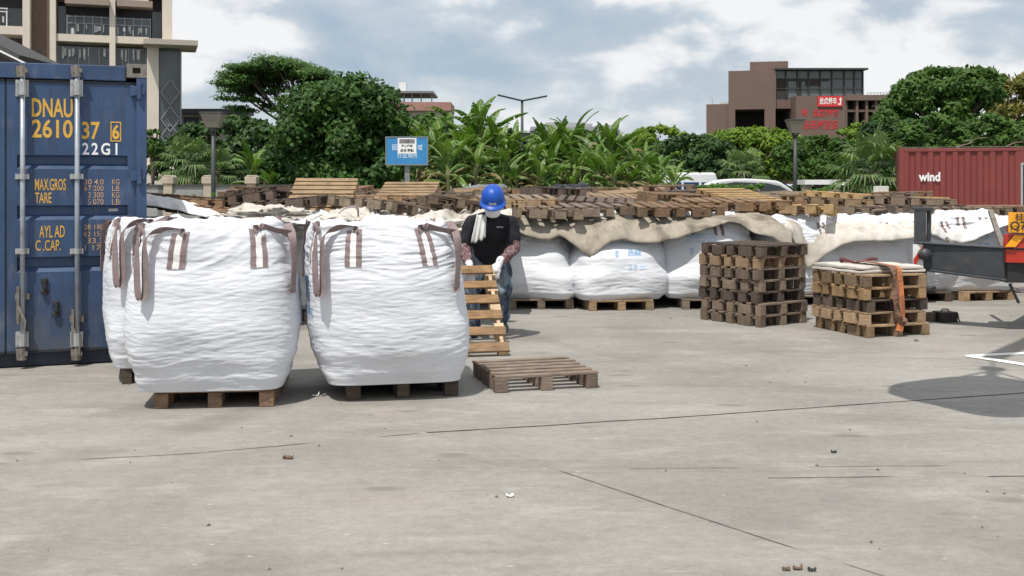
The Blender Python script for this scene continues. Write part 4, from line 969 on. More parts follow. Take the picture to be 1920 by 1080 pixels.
col_ = V((1.2, 5.75, 0)); cm = MB(); cm.box(.75, 1.65, 5.35, 6.15, .9, 1.35); cm.tube([col_ + V((0, 0, 1.3)), col_ + V((0, 0, 3.3))], .2, 16); bevel(cm.build('crane_column', M['orange'], TR), .01)
HOOK = V((2.85, 6.35, 5.9)); tip = TI @ (HOOK + V((0, 0, 1.3))); b0 = col_ + V((0, 0, 3.2)); bmn = MB(); mid = b0.lerp(tip, .55); bmn.bar(b0, mid, .26, .34); bmn.bar(mid, tip, .18, .24); bmn.build('crane_boom', M['orange'], TR)
ck = MB(); ck.tube([tip, TI @ HOOK], .012, 6); ck.box(-.09, .09, -.05, .05, -.12, .12, Matrix.Translation(TI @ HOOK)); ck.tube([TI @ (HOOK + V((.05 * math.sin(a), 0, -.17 + .05 * math.cos(a)))) for a in np.linspace(0, 4.6, 12)], .014, 7); ck.build('crane_hook', M['truck'], TR, True)
# sack on the hook, above the top of the picture
sH = Sack(.62, .60, .95, 15, [(0, .55), (.06, .72), (.2, .95), (.45, 1.03), (.7, .98), (.9, .86), (1, .74)], (R(25), R(25)), (0, 0), .012, 2.8)
hs = bulk_sack('bulk_sack', 'white sack hanging high from the crane hook', sH, (2.85, 6.35, 2.95), 90, 50, False, bands=((0, -.5), (0, .5)), group=None)
for k in range(4):
    a = R(25 + 45 + 90 * k); sl = MB(); p = V((.52 * math.cos(a), .50 * math.sin(a), .93)); ribbon(sl, [p, p.lerp(V((0, 0, 2.75)), .5), V((0, 0, 2.75))], [V((-math.sin(a), math.cos(a), 0))] * 3, .07); sl.build('lifting_sling', M['strap'], hs)

# ------------------------------------------------------------------ small things on the concrete
tb = MB(); c_ = G(1772, 603); tb.box(-.10, .10, -.09, .09, 0, .115, Matrix.Translation(c_) @ Matrix.Rotation(.25, 4, 'Z')); tb.tube([c_ + V(p) for p in ((.09, 0, .10), (.14, -.01, .09), (.15, -.01, .03), (.16, -.02, 0.005))], .008, 6); tb.tube([c_ + V(p) for p in ((-.05, 0, .115), (-.03, 0, .14), (.03, 0, .14), (.05, 0, .115))], .008, 6)
tag(bevel(tb.build('tool_box', basic('box_dark', (.025, .012, .012), .5), None), .008), 'small dark box with cord behind the strapped pallet stack', 'box')
wb = MB(); c_ = G(1748, 602); wb.box(-.05, .05, -.05, .05, 0, .10, Matrix.Translation(c_) @ Matrix.Rotation(.6, 4, 'Z')); o = bevel(wb.build('wood_block', M['wood'], None), .004); o.color = TONES['grey']; tag(o, 'loose wood block beside the small dark box', 'block')


def scrap(px, py, w, mat, seed, label, cat, name):
    mb = MB(); c_ = G(px, py); rows = []
    for i in range(6):
        rows.append([c_ + V(((i / 5 - .5) * w, (j / 4 - .5) * w * .7, .006 + abs(noise.noise(V((i * .5, j * .5, seed)))) * w * .9 * (.4 + abs(i / 5 - .5)))) for j in range(5)])
    mb.grid(rows); o = mb.build(name, mat, None, True); o.modifiers.new('s', 'SOLIDIFY').thickness = .003; return tag(o, label, cat)
lf = basic('dead_leaf', (.13, .08, .05), .8, .3, 30)
scrap(540, 860, .055, lf, 3, 'curled dry leaf on the concrete in front of the widest sack', 'leaf', 'dry_leaf')
scrap(591, 743, .05, M['white_worn'], 5, 'white scrap in the shade between the two front sacks', 'scrap', 'paper_scrap')
scrap(1495, 1068, .035, lf, 8, 'brown crumb of bark at the bottom of the picture', 'scrap', 'bark_scrap'); scrap(1522, 1071, .03, M['rubber'], 9, 'dark crumb beside the brown bark scrap', 'scrap', 'bark_scrap'); scrap(1474, 1070, .03, lf, 12, 'small pale brown crumb beside the bark scrap', 'scrap', 'bark_scrap')
scrap(1563, 849, .03, M['rubber'], 14, 'tiny dark scrap alone on the open concrete', 'scrap', 'dark_scrap'); scrap(956, 932, .035, M['white_worn'], 15, 'pale paper scrap on the open concrete below the crack', 'scrap', 'paper_scrap'); scrap(1718, 640, .035, M['rubber'], 17, 'small dark scrap in front of the strapped stack', 'scrap', 'dark_scrap')
gb = MB(); r_ = random.Random(5)
for i in range(70):
    d = 4.1 + 9 * r_.random() ** 1.6; x = (r_.random() - .5) * d * 1.0; s_ = r_.uniform(.003, .011) * (1 + d * .05); q = V((x, d, 0)); a = r_.random() * 6.3
    gb.add([q + V((math.cos(a + k * 1.57) * s_ * (1 if k % 2 else .6), math.sin(a + k * 1.57) * s_, .001)) for k in range(4)] + [q + V((0, 0, s_ * .9))], [(0, 1, 4), (1, 2, 4), (2, 3, 4), (3, 0, 4)])
tag(gb.build('gravel', basic('grit', (.14, .12, .10), .9, .5, 3), None), 'fine grit and crumbs scattered over the concrete', 'grit', kind='stuff')
# ------------------------------------------------------------------ red container
D0 = 30.0
rc = thing('shipping_container', 'dark red corrugated container with white lettering and a door opening', 'container', (P(1686, 345, 31).x, 31, 0), R(-17))
zt = 2.60
mb = MB(); rows = []; x = .12
LX = 12.0
doorx = (3.30, 4.5)
def corr(x0, x1, z0, z1):
    rows = []; x = x0
    while x < x1 - .01:
        for dx, dy in ((0, 0), (.07, .0), (.105, .052), (.175, .052), (.21, 0)):
            xx = min(x + dx * 1.55, x1); rows.append([(xx, dy, z0), (xx, dy, z1)])
        x += .33
    return rows
mb.grid(corr(.14, doorx[0] - .08, .18, zt - .12)); mb.grid(corr(doorx[1] + .08, LX - .14, .18, zt - .12)); mb.box(doorx[0] - .08, doorx[1] + .08, -.004, .04, 2.15, zt - .12)
mb.build('side_wall', M['cred'], rc, fix=False)
mb = MB(); mb.box(0, .14, -.012, .12, 0, zt); mb.box(LX - .14, LX, -.012, .12, 0, zt); mb.box(.14, LX - .14, -.010, .10, zt - .12, zt - .03); mb.box(.14, LX - .14, -.010, .10, .02, .18); mb.box(0.002, LX - .002, .12, 2.4, zt - .06, zt - .02); mb.box(.0, .06, .12, 2.38, .02, zt - .06); mb.box(.06, LX - .06, 2.30, 2.38, .02, zt - .06)
bevel(mb.build('frame', M['cred'], rc), .01)
mb = MB(); mb.box(.02, LX, -.016, .05, zt + .002, zt + .02); mb.build('roof_edge', M['rust'], rc)
mb = MB(); dx0, dx1 = doorx
mb.box(dx0 - .08, dx0 - .02, -.03, .06, .1, 2.15); mb.box(dx0 - .02, dx1 + .08, -.03, .06, 2.09, 2.15); mb.box(dx1 + .02, dx1 + .08, -.03, .06, .1, 2.09); mb.box(dx0 + .08, dx0 + .14, -.02, .05, .1, 2.09); mb.build('door_frame', M['steel'], rc)
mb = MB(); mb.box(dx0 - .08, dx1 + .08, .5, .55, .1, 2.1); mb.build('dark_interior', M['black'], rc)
mb = MB(); text_on(mb, 'wind', lambda u, v: Vector((.53 + .58 * u, -.006, 1.625 + .27 * v)), .035); mb.build('lettering', M['white'], rc, fix=False)
r_ = random.Random(2)
for i in range(7):
    br = MB(); t_ = r_.uniform(.6, 6.5); c_ = Vector((rc.location.x + t_ * .956 + .29 * .5, 31 - t_ * .292 + .5, zt + .03)); pts = [c_]
    for k in range(4): pts.append(pts[-1] + Vector((r_.uniform(-.1, .45), r_.uniform(-.12, .05), r_.uniform(-.02, .12))))
    br.tube(smooth_path(pts, 3), list(np.linspace(.020, .006, 13)), 5)
    tag(br.build('dry_branch', M['bark_pale'], None), 'bare dry branch lying on the roof of the red container', 'branch', 'dry branches on the container roof')

# ------------------------------------------------------------------ foliage tools
rng = np.random.default_rng(11)


def leaf_mesh(name, centers, normals, length, width, mat, droop=.25, ups=None):
    """many folded leaves: 2 quads each, sharing a midrib"""
    n = len(centers); c = np.asarray(centers); nn = np.asarray(normals); nn = nn / np.linalg.norm(nn, axis=1, keepdims=True)
    rv = rng.normal(size=(n, 3)); ax = np.cross(nn, rv); ax /= np.linalg.norm(ax, axis=1, keepdims=True) + 1e-9; sd = np.cross(nn, ax)
    ll = length * rng.uniform(.5, 1.5, (n, 1)); ww = width * rng.uniform(.6, 1.35, (n, 1))
    base = c - ax * ll * .5; tip = c + ax * ll * .5 - nn * ll * droop; m1 = c + nn * ll * .06
    lft = c - ax * ll * .05 + sd * ww * .5 - nn * ww * .12; rgt = c - ax * ll * .05 - sd * ww * .5 - nn * ww * .12
    vs = np.stack([base, lft, tip, rgt, m1], axis=1).reshape(-1, 3)
    i = np.arange(n)[:, None] * 5
    tri = np.concatenate([i + [0, 4, 1], i + [1, 4, 2], i + [0, 3, 4], i + [3, 2, 4]], axis=1).reshape(-1, 3)
    me = bpy.data.meshes.new(name); me.vertices.add(len(vs)); me.vertices.foreach_set('co', vs.astype(np.float32).ravel())
    me.loops.add(tri.size); me.loops.foreach_set('vertex_index', tri.astype(np.int32).ravel())
    me.polygons.add(len(tri)); me.polygons.foreach_set('loop_start', np.arange(0, tri.size, 3, dtype=np.int32)); me.materials.append(mat); me.update(calc_edges=True); return me


def clump_pts(clumps, n, shell=.55, flat=0.0):
    """leaf centres in a set of ellipsoid clumps (x,y,z,rx,ry,rz), density by surface"""
    cl = np.array(clumps, float); w = (cl[:, 3] * cl[:, 4] + cl[:, 3] * cl[:, 5]); w /= w.sum(); idx = rng.choice(len(cl), n, p=w)
    v = rng.normal(size=(n, 3)); v /= np.linalg.norm(v, axis=1, keepdims=True); r = shell + (1.04 - shell) * rng.random((n, 1)) ** .6
    r *= 1 + rng.normal(size=(n, 1)) * .13 + (rng.random((n, 1)) < .10) * rng.random((n, 1)) * .45
    p = cl[idx, :3] + v * cl[idx, 3:] * r; nrm = v / cl[idx, 3:] * cl[idx, 3:].mean(axis=1, keepdims=True); nrm /= np.linalg.norm(nrm, axis=1, keepdims=True)
    nrm = nrm + rng.normal(size=(n, 3)) * .55 + np.array([0, -.1, .45 + flat]); return p, nrm


def trunk_mb(mb, pts, r0, r1, seg=8):
    p = smooth_path(pts, 4); mb.tube(p, list(np.linspace(r0, r1, len(p))), seg); return mb


def tree(label, c, clumps, nleaf, ll, lw, mat, trunk_r=.16, limbs=8, bark='bark', cat='tree', name='tree', group=None, shell=.55, flat=0, droop=.25, seed=1, top=None):
    """c: ground point of the trunk; clumps are offsets from it"""
    r = random.Random(seed); root = thing(name, label, cat, c, 0, group)
    p, nr = clump_pts(clumps, nleaf, shell, flat); put('crown', leaf_mesh('crown', p, nr, ll, lw, mat, droop), root)
    mb = MB(); zc = np.mean([q[2] for q in clumps]); fork = Vector((r.uniform(-.1, .1), 0, top if top else zc * .45))
    trunk_mb(mb, [(0, 0, -.05), fork * .5 + Vector((r.uniform(-.1, .1), 0, 0)), fork], trunk_r, trunk_r * .65)
    for q in sorted(clumps, key=lambda q: -q[3])[:limbs]:
        e = Vector(q[:3]); m_ = fork.lerp(e, .5) + Vector((r.uniform(-.25, .25), r.uniform(-.2, .2), r.uniform(-.1, .15))) * max(.5, e.length * .12); trunk_mb(mb, [fork, m_, e], trunk_r * .5, trunk_r * .10, 6)
        for _ in range(2):
            e2 = e + Vector((r.uniform(-1, 1) * q[3], r.uniform(-1, 1) * q[4], r.uniform(-.3, .8) * q[5])) * .8; trunk_mb(mb, [m_, m_.lerp(e2, .6) + Vector((0, 0, .08)), e2], trunk_r * .22, trunk_r * .06, 5)
    mb.build('trunk', M[bark], root, True, fix=False); return root


def blob_clumps(rx, ry, rz, zc, n, seed, cr=.38, low=-.9):
    """clumps spread through a rounded crown"""
    r = random.Random(seed); out = []
    while len(out) < n:
        v = Vector((r.gauss(0, 1), r.gauss(0, 1), r.gauss(0, 1))).normalized() * r.uniform(.35, .86)
        if v.z < low: continue
        s_ = cr * r.uniform(.65, 1.25); out.append((v.x * rx, v.y * ry, zc + v.z * rz, rx * s_, ry * s_, rz * s_ * .8))
    return out
LV = dict(
    dark=leaf_mat('leaf_dark', (.018, .046, .012), (.046, .10, .022), .18, 1.1), mid=leaf_mat('leaf_mid', (.030, .080, .013), (.085, .165, .028), .28, 1.0),
    light=leaf_mat('leaf_light', (.10, .185, .020), (.215, .31, .040), .35, 1.0), fig=leaf_mat('leaf_fig', (.021, .060, .012), (.060, .135, .024), .22, 1.4),
    rain=leaf_mat('leaf_rain', (.042, .10, .022), (.082, .165, .032), .25, .8), yellow=leaf_mat('leaf_yellow', (.13, .15, .03), (.22, .19, .05), .3, 1, warm=(.22, .12, .04)),
    banana=leaf_mat('leaf_banana', (.038, .10, .015), (.135, .245, .045), .34, 1.2, .38, warm=(.20, .19, .06)), palm=leaf_mat('leaf_palm', (.075, .135, .045), (.19, .265, .11), .25, 1.5, .45),
    dry=leaf_mat('leaf_dry', (.16, .11, .05), (.26, .19, .09), .2, 2.0), hedge=leaf_mat('leaf_hedge', (.045, .115, .018), (.11, .22, .035), .28, 2.0))
# big round dense tree left of the blue sign
def at(px, d): return Vector(((px - 960) / F * d, d, 0))
c_ = at(628, 33); k = 33 / F
cl = blob_clumps(2.05, 1.8, 2.1, 2.55, 46, 4, .34, -.95) + [((px - 628) * k, rnd.uniform(-1, .3), EYE - (py - 345) * k, .6, .6, .45) for px, py in ((560, 250), (600, 205), (640, 185), (680, 170), (700, 205), (735, 260), (745, 310), (530, 300), (540, 340), (690, 340), (620, 330), (655, 165), (590, 180), (575, 215), (715, 185), (740, 225))]
tree('large round dark green tree beside the blue sign', c_, cl, 24000, .20, .13, LV['fig'], .2, 10, seed=4, shell=.6, droop=.35)
# umbrella shaped tree behind it
d = 58; k = d / F; c_ = at(575, d); r_ = random.Random(12); cl = []
for i in range(180):
    px = r_.uniform(430, 672); top = 113 + ((px - 535) / 128.0) ** 2 * 62 - (4 if px < 500 else 0); py = top + 8 + abs(r_.gauss(0, 1)) * 15
    if px < 470: py = top + r_.uniform(2, 26)
    cl.append(((px - 575) * k, r_.uniform(-2.6, 2.6), EYE - (py - 345) * k, r_.uniform(.55, 1.0), 1.0, r_.uniform(.18, .34)))
for px, py in ((440, 188), (460, 182), (480, 190), (500, 196), (455, 205), (438, 199), (520, 205), (545, 190), (580, 198), (610, 190), (640, 195), (490, 170), (530, 172)):
    cl.append(((px - 575) * k, r_.uniform(-2, 1.5), EYE - (py - 345) * k, .75, 1.0, .15))
tree('wide flat topped tree rising behind the round dark tree', c_, cl, 52000, .18, .10, LV['rain'], .22, 16, seed=5, shell=.2, flat=.9, top=4.0)
# trees and bushes along the fence on the left
def ptree(label, d, px, spots, nleaf, ll, lw, mat, tr=.14, **kw):
    k = d / F; cl = [((x - px) * k, rnd.uniform(-.9, .6) * rr * k, EYE - (y - 345) * k, rr * k, rr * k * 1.0, rr * k * kw.get('sq', .75)) for x, y, rr in spots]; kw.pop('sq', None)
    return tree(label, at(px, d), cl, nleaf, ll, lw, mat, tr, **kw)
def scat(n, x0, x1, topf, bot, r0, r1, seed):
    r = random.Random(seed); out = []
    for _ in range(n):
        x = r.uniform(x0, x1); rr = r.uniform(r0, r1); t = topf(x) + rr * .8; y = t + (bot - t) * r.random() ** 1.3; out.append((x, y, rr))
    for i in range(int(n * .5)):
        x = x0 + (x1 - x0) * (i + r.random()) / int(n * .5); rr = r.uniform(r0, r1) * r.uniform(.3, .75); out.append((x, topf(x) + rr * .9 - r.uniform(0, 5), rr))
    return out
ptree('dark leafy tree over the fence beside the lamp', 44, 440, scat(26, 345, 505, lambda x: 232 - 18 * math.exp(-((x - 450) / 30) ** 2), 340, 14, 26, 3), 7000, .30, .17, LV['dark'], seed=7)
ptree('low dark tree beside the glass stair tower', 46, 345, scat(10, 335, 385, lambda x: 262, 335, 12, 18, 5), 2200, .32, .15, LV['palm'], seed=8)
ptree('small dark tree wedged between container and tower', 48, 287, scat(6, 276, 298, lambda x: 246, 300, 8, 13, 6), 900, .3, .14, LV['mid'], seed=9)
ptree('dark tree between the flat topped tree and the round tree', 40, 520, scat(14, 478, 560, lambda x: 240, 345, 14, 22, 16), 3600, .28, .18, LV['dark'], seed=19)
ptree('dark tree filling the gap behind the blue sign', 41, 765, scat(22, 725, 830, lambda x: 222 + 10 * math.sin(x * .1), 345, 14, 24, 26), 5200, .26, .16, LV['mid'], seed=29)
# right of the banana grove
ptree('bright yellow green tree at the end of the banana grove', 47, 1225, scat(26, 1165, 1290, lambda x: 236 + ((x - 1232) / 60) ** 2 * 22, 330, 12, 22, 36), 7500, .28, .14, LV['light'], seed=31, shell=.4)
ptree('dark green tree behind the white minibus', 45, 1300, scat(26, 1235, 1365, lambda x: 266 - 12 * math.sin((x - 1235) / 40), 330, 12, 22, 37), 7200, .26, .13, LV['dark'], seed=32, tr=.16, top=1.7)
ptree('light green tree under the brown building', 50, 1400, scat(36, 1330, 1490, lambda x: 250 - 10 * math.sin((x - 1330) / 50) , 330, 12, 22, 38), 9800, .26, .13, LV['light'], seed=33, shell=.4)
ptree('dark spreading tree behind the white car roof', 46, 1535, scat(32, 1465, 1600, lambda x: 256 + ((x - 1540) / 70) ** 2 * 14, 330, 12, 20, 39), 8200, .24, .11, LV['mid'], seed=34, tr=.2, top=1.9, flat=.4)
ptree('light green tree in front of the red lettering wall', 51, 1618, scat(18, 1575, 1665, lambda x: 232 + ((x - 1620) / 45) ** 2 * 14, 300, 10, 19, 40), 5200, .26, .13, LV['light'], seed=35, shell=.4)
ptree('tall broad green tree behind the red container', 60, 1770, scat(64, 1652, 1872, lambda x: 128 + max(0, (1745 - x) / 95) ** 2 * 78 + max(0, (x - 1850) / 30) ** 2 * 20, 285, 16, 30, 41), 17000, .36, .20, LV['mid'], seed=36, tr=.35, shell=.5, top=3.6)
ptree('brownish yellow tree at the edge beside the broad green tree', 64, 1895, scat(30, 1860, 1960, lambda x: 146 + 8 * math.sin(x * .12), 250, 12, 24, 42), 6000, .34, .15, LV['yellow'], seed=37, shell=.4, top=4)
ptree('low green tree just above the red container roof', 42, 1800, scat(34, 1690, 1925, lambda x: 222 + 8 * math.sin(x * .06), 300, 14, 24, 43), 9000, .26, .12, LV['mid'], seed=38, flat=.4)
ptree('dark tree behind the fan palm beside the red container', 48, 1665, scat(20, 1625, 1710, lambda x: 226, 330, 14, 22, 44), 4600, .28, .16, LV['dark'], seed=39)
# backdrop planting: far trees closing the gaps
for i, (x0, x1, top_, dd, mt, lab) in enumerate(((270, 440, 262, 62, 'dark', 'far dark trees'), (820, 1010, 246, 66, 'dark', 'far tree'), (1000, 1180, 256, 66, 'mid', 'far tree'), (1160, 1320, 262, 64, 'dark', 'far tree'), (1320, 1480, 256, 66, 'dark', 'x'), (1480, 1640, 262, 64, 'mid', 'x'), (1640, 1800, 232, 68, 'dark', 'x'), (1790, 1990, 226, 68, 'mid', 'x'))):
    LB = ['distant tree glimpsed between the tower and the fence lamp', 'distant dark tree behind the banana plants below the double street lamp', 'distant green tree behind the banana plants below the grey roofs', 'distant dark tree behind the bright yellow green tree', 'distant dark tree below the brown building entrance', 'distant green tree below the red lettering wall', 'distant dark tree behind the red container end', 'distant green tree behind the red container middle']
    ptree(LB[i], dd, (x0 + x1) / 2, scat(26, x0, x1, lambda x: top_ + 5 * math.sin(x * .09 + i), 372, 15, 28, 60 + i), 4200, .42, .24, LV[mt], seed=60 + i, group='distant trees')

# ------------------------------------------------------------------ banana grove
def banana_proto(seed):
    r = random.Random(seed); root = thing('banana_plant', 'banana plant', 'banana plant'); H_ = r.uniform(2.2, 3.0)
    st = MB(); trunk_mb(st, [(0, 0, -.02), (r.uniform(-.05, .05), r.uniform(-.05, .05), H_ * .5), (r.uniform(-.1, .1), r.uniform(-.1, .1), H_)], .13, .075, 9); st.build('stem', stem_m, root, True, fix=False)
    mb = MB(); nl = r.randint(16, 20)
    for i in range(nl):
        az = i * 2.4 + r.uniform(-.4, .4); el = R(r.uniform(40, 84)) if i < nl - 8 else R(r.uniform(-20, 45)); Lf = r.uniform(1.2, 1.85); wmax = r.uniform(.13, .22); old = i >= nl - 8
        mb.mi = 2 if old and r.random() < .3 else 0; lm = mb.mi; h = Vector((math.cos(az), math.sin(az), 0)); p = Vector((0, 0, H_ * (.97 if not old else r.uniform(.7, .95)))); e = el; rib = [p.copy()]; n = 12
        bend = r.uniform(.6, 1.7) if not old else r.uniform(1.0, 1.7)
        for j in range(n):
            e -= bend * (j / n) * 2.1 / n; p = p + (h * math.cos(e) + Vector((0, 0, math.sin(e)))) * Lf / n; rib.append(p.copy())
        roll = r.uniform(-.5, .5); side0 = Vector((-h.y, h.x, 0)); fold = r.uniform(.1, .75) if not old else r.uniform(.7, 1.2)
        for sgn in (-1, 1):
            prev = None
            for j in range(2, n + 1):
                t = (j - 2) / (n - 2); w = wmax * (math.sin(math.pi * min(1, t * .93 + .07)) ** .55) * (1 - .12 * r.random())
                tan = (rib[j] - rib[j - 1]).normalized(); up = side0.cross(tan).normalized()
                if up.z < 0: up = -up
                s_ = (side0 * sgn * math.cos(fold) + up * (.12 - math.sin(fold) * .7)) ; s_ = s_ + up * roll * sgn * .5
                a = rib[j]; b = rib[j] + s_ * w; cur = (a, b)
                if prev is not None:
                    tear = r.random() < .38
                    q = b if not tear else b - (b - prev[1]) * .25
                    mid0 = prev[0].lerp(prev[1], .5) + up * .02; mid1 = a.lerp(q, .5) + up * .02
                    mb.add([prev[0], a, mid1, mid0, q, prev[1]], [(0, 1, 2, 3), (3, 2, 4, 5)])
                    if tear: b = b - tan * -.02 - Vector((0, 0, .03 * r.random()))
                prev = (a, b)
        mb.mi = 1; mb.tube(rib, list(np.linspace(.030, .008, len(rib))), 5); mb.mi = 0
    mb.build('leaves', [LV['banana'], rib_m, LV['dry']], root, False, fix=False); return root
stem_m = basic('banana_stem', (.12, .12, .055), .7, .3, 10, dirt=(.10, .06, .03), dscale=6); rib_m = basic('banana_rib', (.24, .30, .10), .5, .15, 6)
BP = [banana_proto(s_) for s_ in (3, 14, 25, 36, 47, 58)]
spots = []
r_ = random.Random(77)
for row, (d, x0, x1, n, topy) in enumerate(((32.5, 815, 1245, 12, 262), (34.0, 775, 1240, 13, 240), (35.6, 770, 1220, 13, 226), (37.2, 780, 1190, 13, 222))):
    for i in range(n): spots.append((row, x0 + (x1 - x0) * (i + .5 + r_.uniform(-.35, .35)) / n, d + r_.uniform(-.7, .7), topy))
ORW = ['first', 'second', 'third', 'fourth', 'fifth', 'sixth', 'seventh', 'eighth', 'ninth', 'tenth', 'eleventh', 'twelfth', 'thirteenth']
cnt = {}
for j, (row, px, d, topy) in enumerate(spots):
    cnt[row] = cnt.get(row, 0) + 1; p = at(px, d)
    lab = f'banana plant, {ORW[cnt[row] - 1]} from the blue sign in the {["front","second","third","rear"][row]} row of the grove'
    sc_ = (1.55 + r_.uniform(-.15, .25) + (.06 * row)) * .62; sc_ *= .78 + row * .07 - (.12 if px > 1190 else 0); sc_ *= .88 if px > 1000 else (.88 if px > 900 else 1)
    o = BP[j] if j < len(BP) else dup(BP[j % len(BP)])
    o.location = p; o.rotation_euler = (0, 0, r_.uniform(0, 6.28)); o.scale = (sc_, sc_, sc_); o['label'] = lab; o['group'] = 'banana plants of the grove'
for px, d, sc_, rz, lab in ((515, 32.5, .58, 2.2, 'small banana plant with yellowing leaves by the fence pillar'), (478, 36.5, .80, 4.0, 'banana plant with one broad upright leaf behind the fence'), (1265, 31.0, .62, 1.0, 'low banana plant in front of the white minibus')):
    dup(BP[2 if px != 478 else 4], at(px, d), (0, 0, rz), lab, (sc_, sc_, sc_))

# ------------------------------------------------------------------ fan palms
def fan_palm(px, d, top, label, seed, spread=1.0, n=26, crown_h=None):
    r = random.Random(seed); c_ = at(px, d); k = d / F; zt_ = EYE - (top - 345) * k; root = thing('fan_palm', label, 'palm', c_)
    zc = zt_ - 1.05 * spread; tr = MB(); trunk_mb(tr, [(0, 0, -.05), (.05, 0, zc * .5), (0, 0, zc)], .17, .14, 9); tr.build('trunk', M['bark'], root, True, fix=False)
    mb = MB()
    for i in range(n):
        az = i * 2.399 + r.uniform(-.2, .2); el = R(80 - 125 * (i / n) + r.uniform(-8, 8)); h = Vector((math.cos(az) * math.cos(el), math.sin(az) * math.cos(el), math.sin(el)))
        pl_ = r.uniform(.5, .8) * spread; b = Vector((0, 0, zc)) + h * pl_ - Vector((0, 0, .08 * pl_)); mb.tube([(0, 0, zc), b], [.016, .010], 5)
        sd = h.cross(Vector((0, 0, 1))).normalized(); up = sd.cross(h).normalized(); nb = 19; fl = r.uniform(.6, .85) * spread
        for j in range(nb):
            a = R(-98 + 196 * j / (nb - 1)); dr = h * math.cos(a) + sd * math.sin(a); L_ = fl * (1 - .18 * abs(a)) * r.uniform(.9, 1.1); perp = (sd * math.cos(a) - h * math.sin(a)) * .032 * spread
            m_ = b + dr * L_ * .55 + up * .03; e = b + dr * L_ - Vector((0, 0, L_ * r.uniform(.15, .55)))
            mb.add([b, m_ - perp, e, m_ + perp, m_ + up * -.012], [(0, 1, 4), (1, 2, 4), (0, 4, 3), (4, 2, 3)])
    mb.build('fronds', LV['palm'], root, False, fix=False)
fan_palm(1392, 42, 276, 'fan palm beside the white car roof', 3, .95)
fan_palm(1640, 34, 246, 'larger fan palm beside the red container', 5, 1.25, 34)
fan_palm(352, 40, 250, 'dark fan palm by the glass stair tower', 8, 1.0)
fan_palm(405, 41, 275, 'fan palm behind the fence lamp', 9, .9)

# ------------------------------------------------------------------ hedge, bushes
ptree('clipped low hedge in front of the white car', 33.5, 1368, scat(34, 1302, 1432, lambda x: 348 - 3 * math.sin(x * .08), 400, 8, 13, 71), 5200, .15, .08, LV['hedge'], tr=.04, seed=71, cat='hedge', name='hedge', limbs=5)
ptree('small rounded bush beside the white car nose', 33, 1537, scat(14, 1506, 1570, lambda x: 354 + ((x - 1538) / 32) ** 2 * 8, 395, 7, 11, 72), 2200, .15, .08, LV['hedge'], tr=.03, seed=72, cat='bush', name='bush', limbs=4)
ptree('small weedy bush against the grey wall', 27.5, 395, scat(12, 362, 455, lambda x: 372 + 6 * math.sin(x * .2), 400, 5, 9, 73), 900, .13, .05, LV['hedge'], tr=.02, seed=73, cat='bush', name='bush', limbs=4)
# ------------------------------------------------------------------ grey wall with pillars and railing
wl = thing('boundary_wall', 'stained grey wall with stone pillars behind the blue container', 'wall', (P(260, 345, 31).x, 31, 0), R(-1))
wm = basic('stained_plaster', (.27, .28, .27), .9, .2, 2, dirt=(.06, .06, .055), dscale=2.2, dlo=.5, dhi=.7, damt=.8, dstretch=(1, 1, .3))
Lw = 5.2; zw = EYE - (346 - 345) / F * 31
mb = MB(); mb.box(-1, Lw, .02, .20, 0, zw - .06); mb.build('wall', wm, wl); mb = MB(); mb.box(-1, Lw, -.02, .24, zw - .06, zw); mb.build('coping', basic('dark_coping', (.06, .06, .055), .9, .3), wl)
stone = basic('pillar_stone', (.42, .36, .28), .85, .2, 4, dirt=(.2, .17, .13), dscale=4)
for px in (316, 391, 472, 250):
    x = P(px, 345, 31).x - wl.location.x; mb = MB(); mb.box(x - .13, x + .13, -.06, .26, 0, zw + .02); mb.box(x - .17, x + .17, -.10, .30, zw + .02, zw + .22); mb.prism([(x - .17, zw + .22), (x + .17, zw + .22), (x + .10, zw + .27), (x - .10, zw + .27)], -.08, .28); bevel(mb.build('pillar', stone, wl), .015)
# ------------------------------------------------------------------ lamps
def yard_lamp(px, d, top, label, hw, sh_h):
    k = d / F; c_ = at(px, d); z = EYE - (top - 345) * k; root = thing('street_lamp', label, 'lamp', c_, 0, 'yard lamps with square shades')
    mb = MB(); mb.tube([(0, 0, 0), (0, 0, z - sh_h)], [.065, .055], 12); mb.lathe([(.16, 0), (.16, .05), (.10, .12), (.085, .3)], 14); mb.tube([(0, 0, z - sh_h - .12), (0, 0, z - sh_h)], [.07, .13], 12); mb.build('pole', M['metal_dark'], root, True)
    mb = MB(); q = hw
    vs = [(-q * .55, z - sh_h), (q * .55, z - sh_h), (q, z - .04), (-q, z - .04)]
    mb.add([(sx * q * f, sy * q * f, zz) for f, zz in ((.5, z - sh_h), (.92, z - .04)) for sx, sy in ((-1, -1), (1, -1), (1, 1), (-1, 1))], [(3, 2, 1, 0), (4, 5, 6, 7), (0, 1, 5, 4), (1, 2, 6, 5), (2, 3, 7, 6), (3, 0, 4, 7)]); mb.build('lamp_shade', M['lampshade'], root)
    mb = MB(); mb.box(-q, q, -q, q, z - .04, z); bevel(mb.build('cap', M['metal_dark'], root), .01)
yard_lamp(400, 28, 211, 'dark yard lamp with square shade beside the grey wall', .30, .40)
yard_lamp(985, 36.2, 249, 'yard lamp standing among the banana plants', .17, .25)
yard_lamp(1491, 33, 224, 'yard lamp with square shade in front of the brown building', .27, .42)
sl = thing('street_lamp', 'tall street lamp with two slim raised arms', 'lamp', at(979, 62)); k = 62 / F
mb = MB(); zt_ = EYE + (345 - 187) * k; mb.tube([(0, 0, 0), (0, 0, zt_)], [.13, .07], 10); mb.build('pole', M['metal_dark'], sl, True)
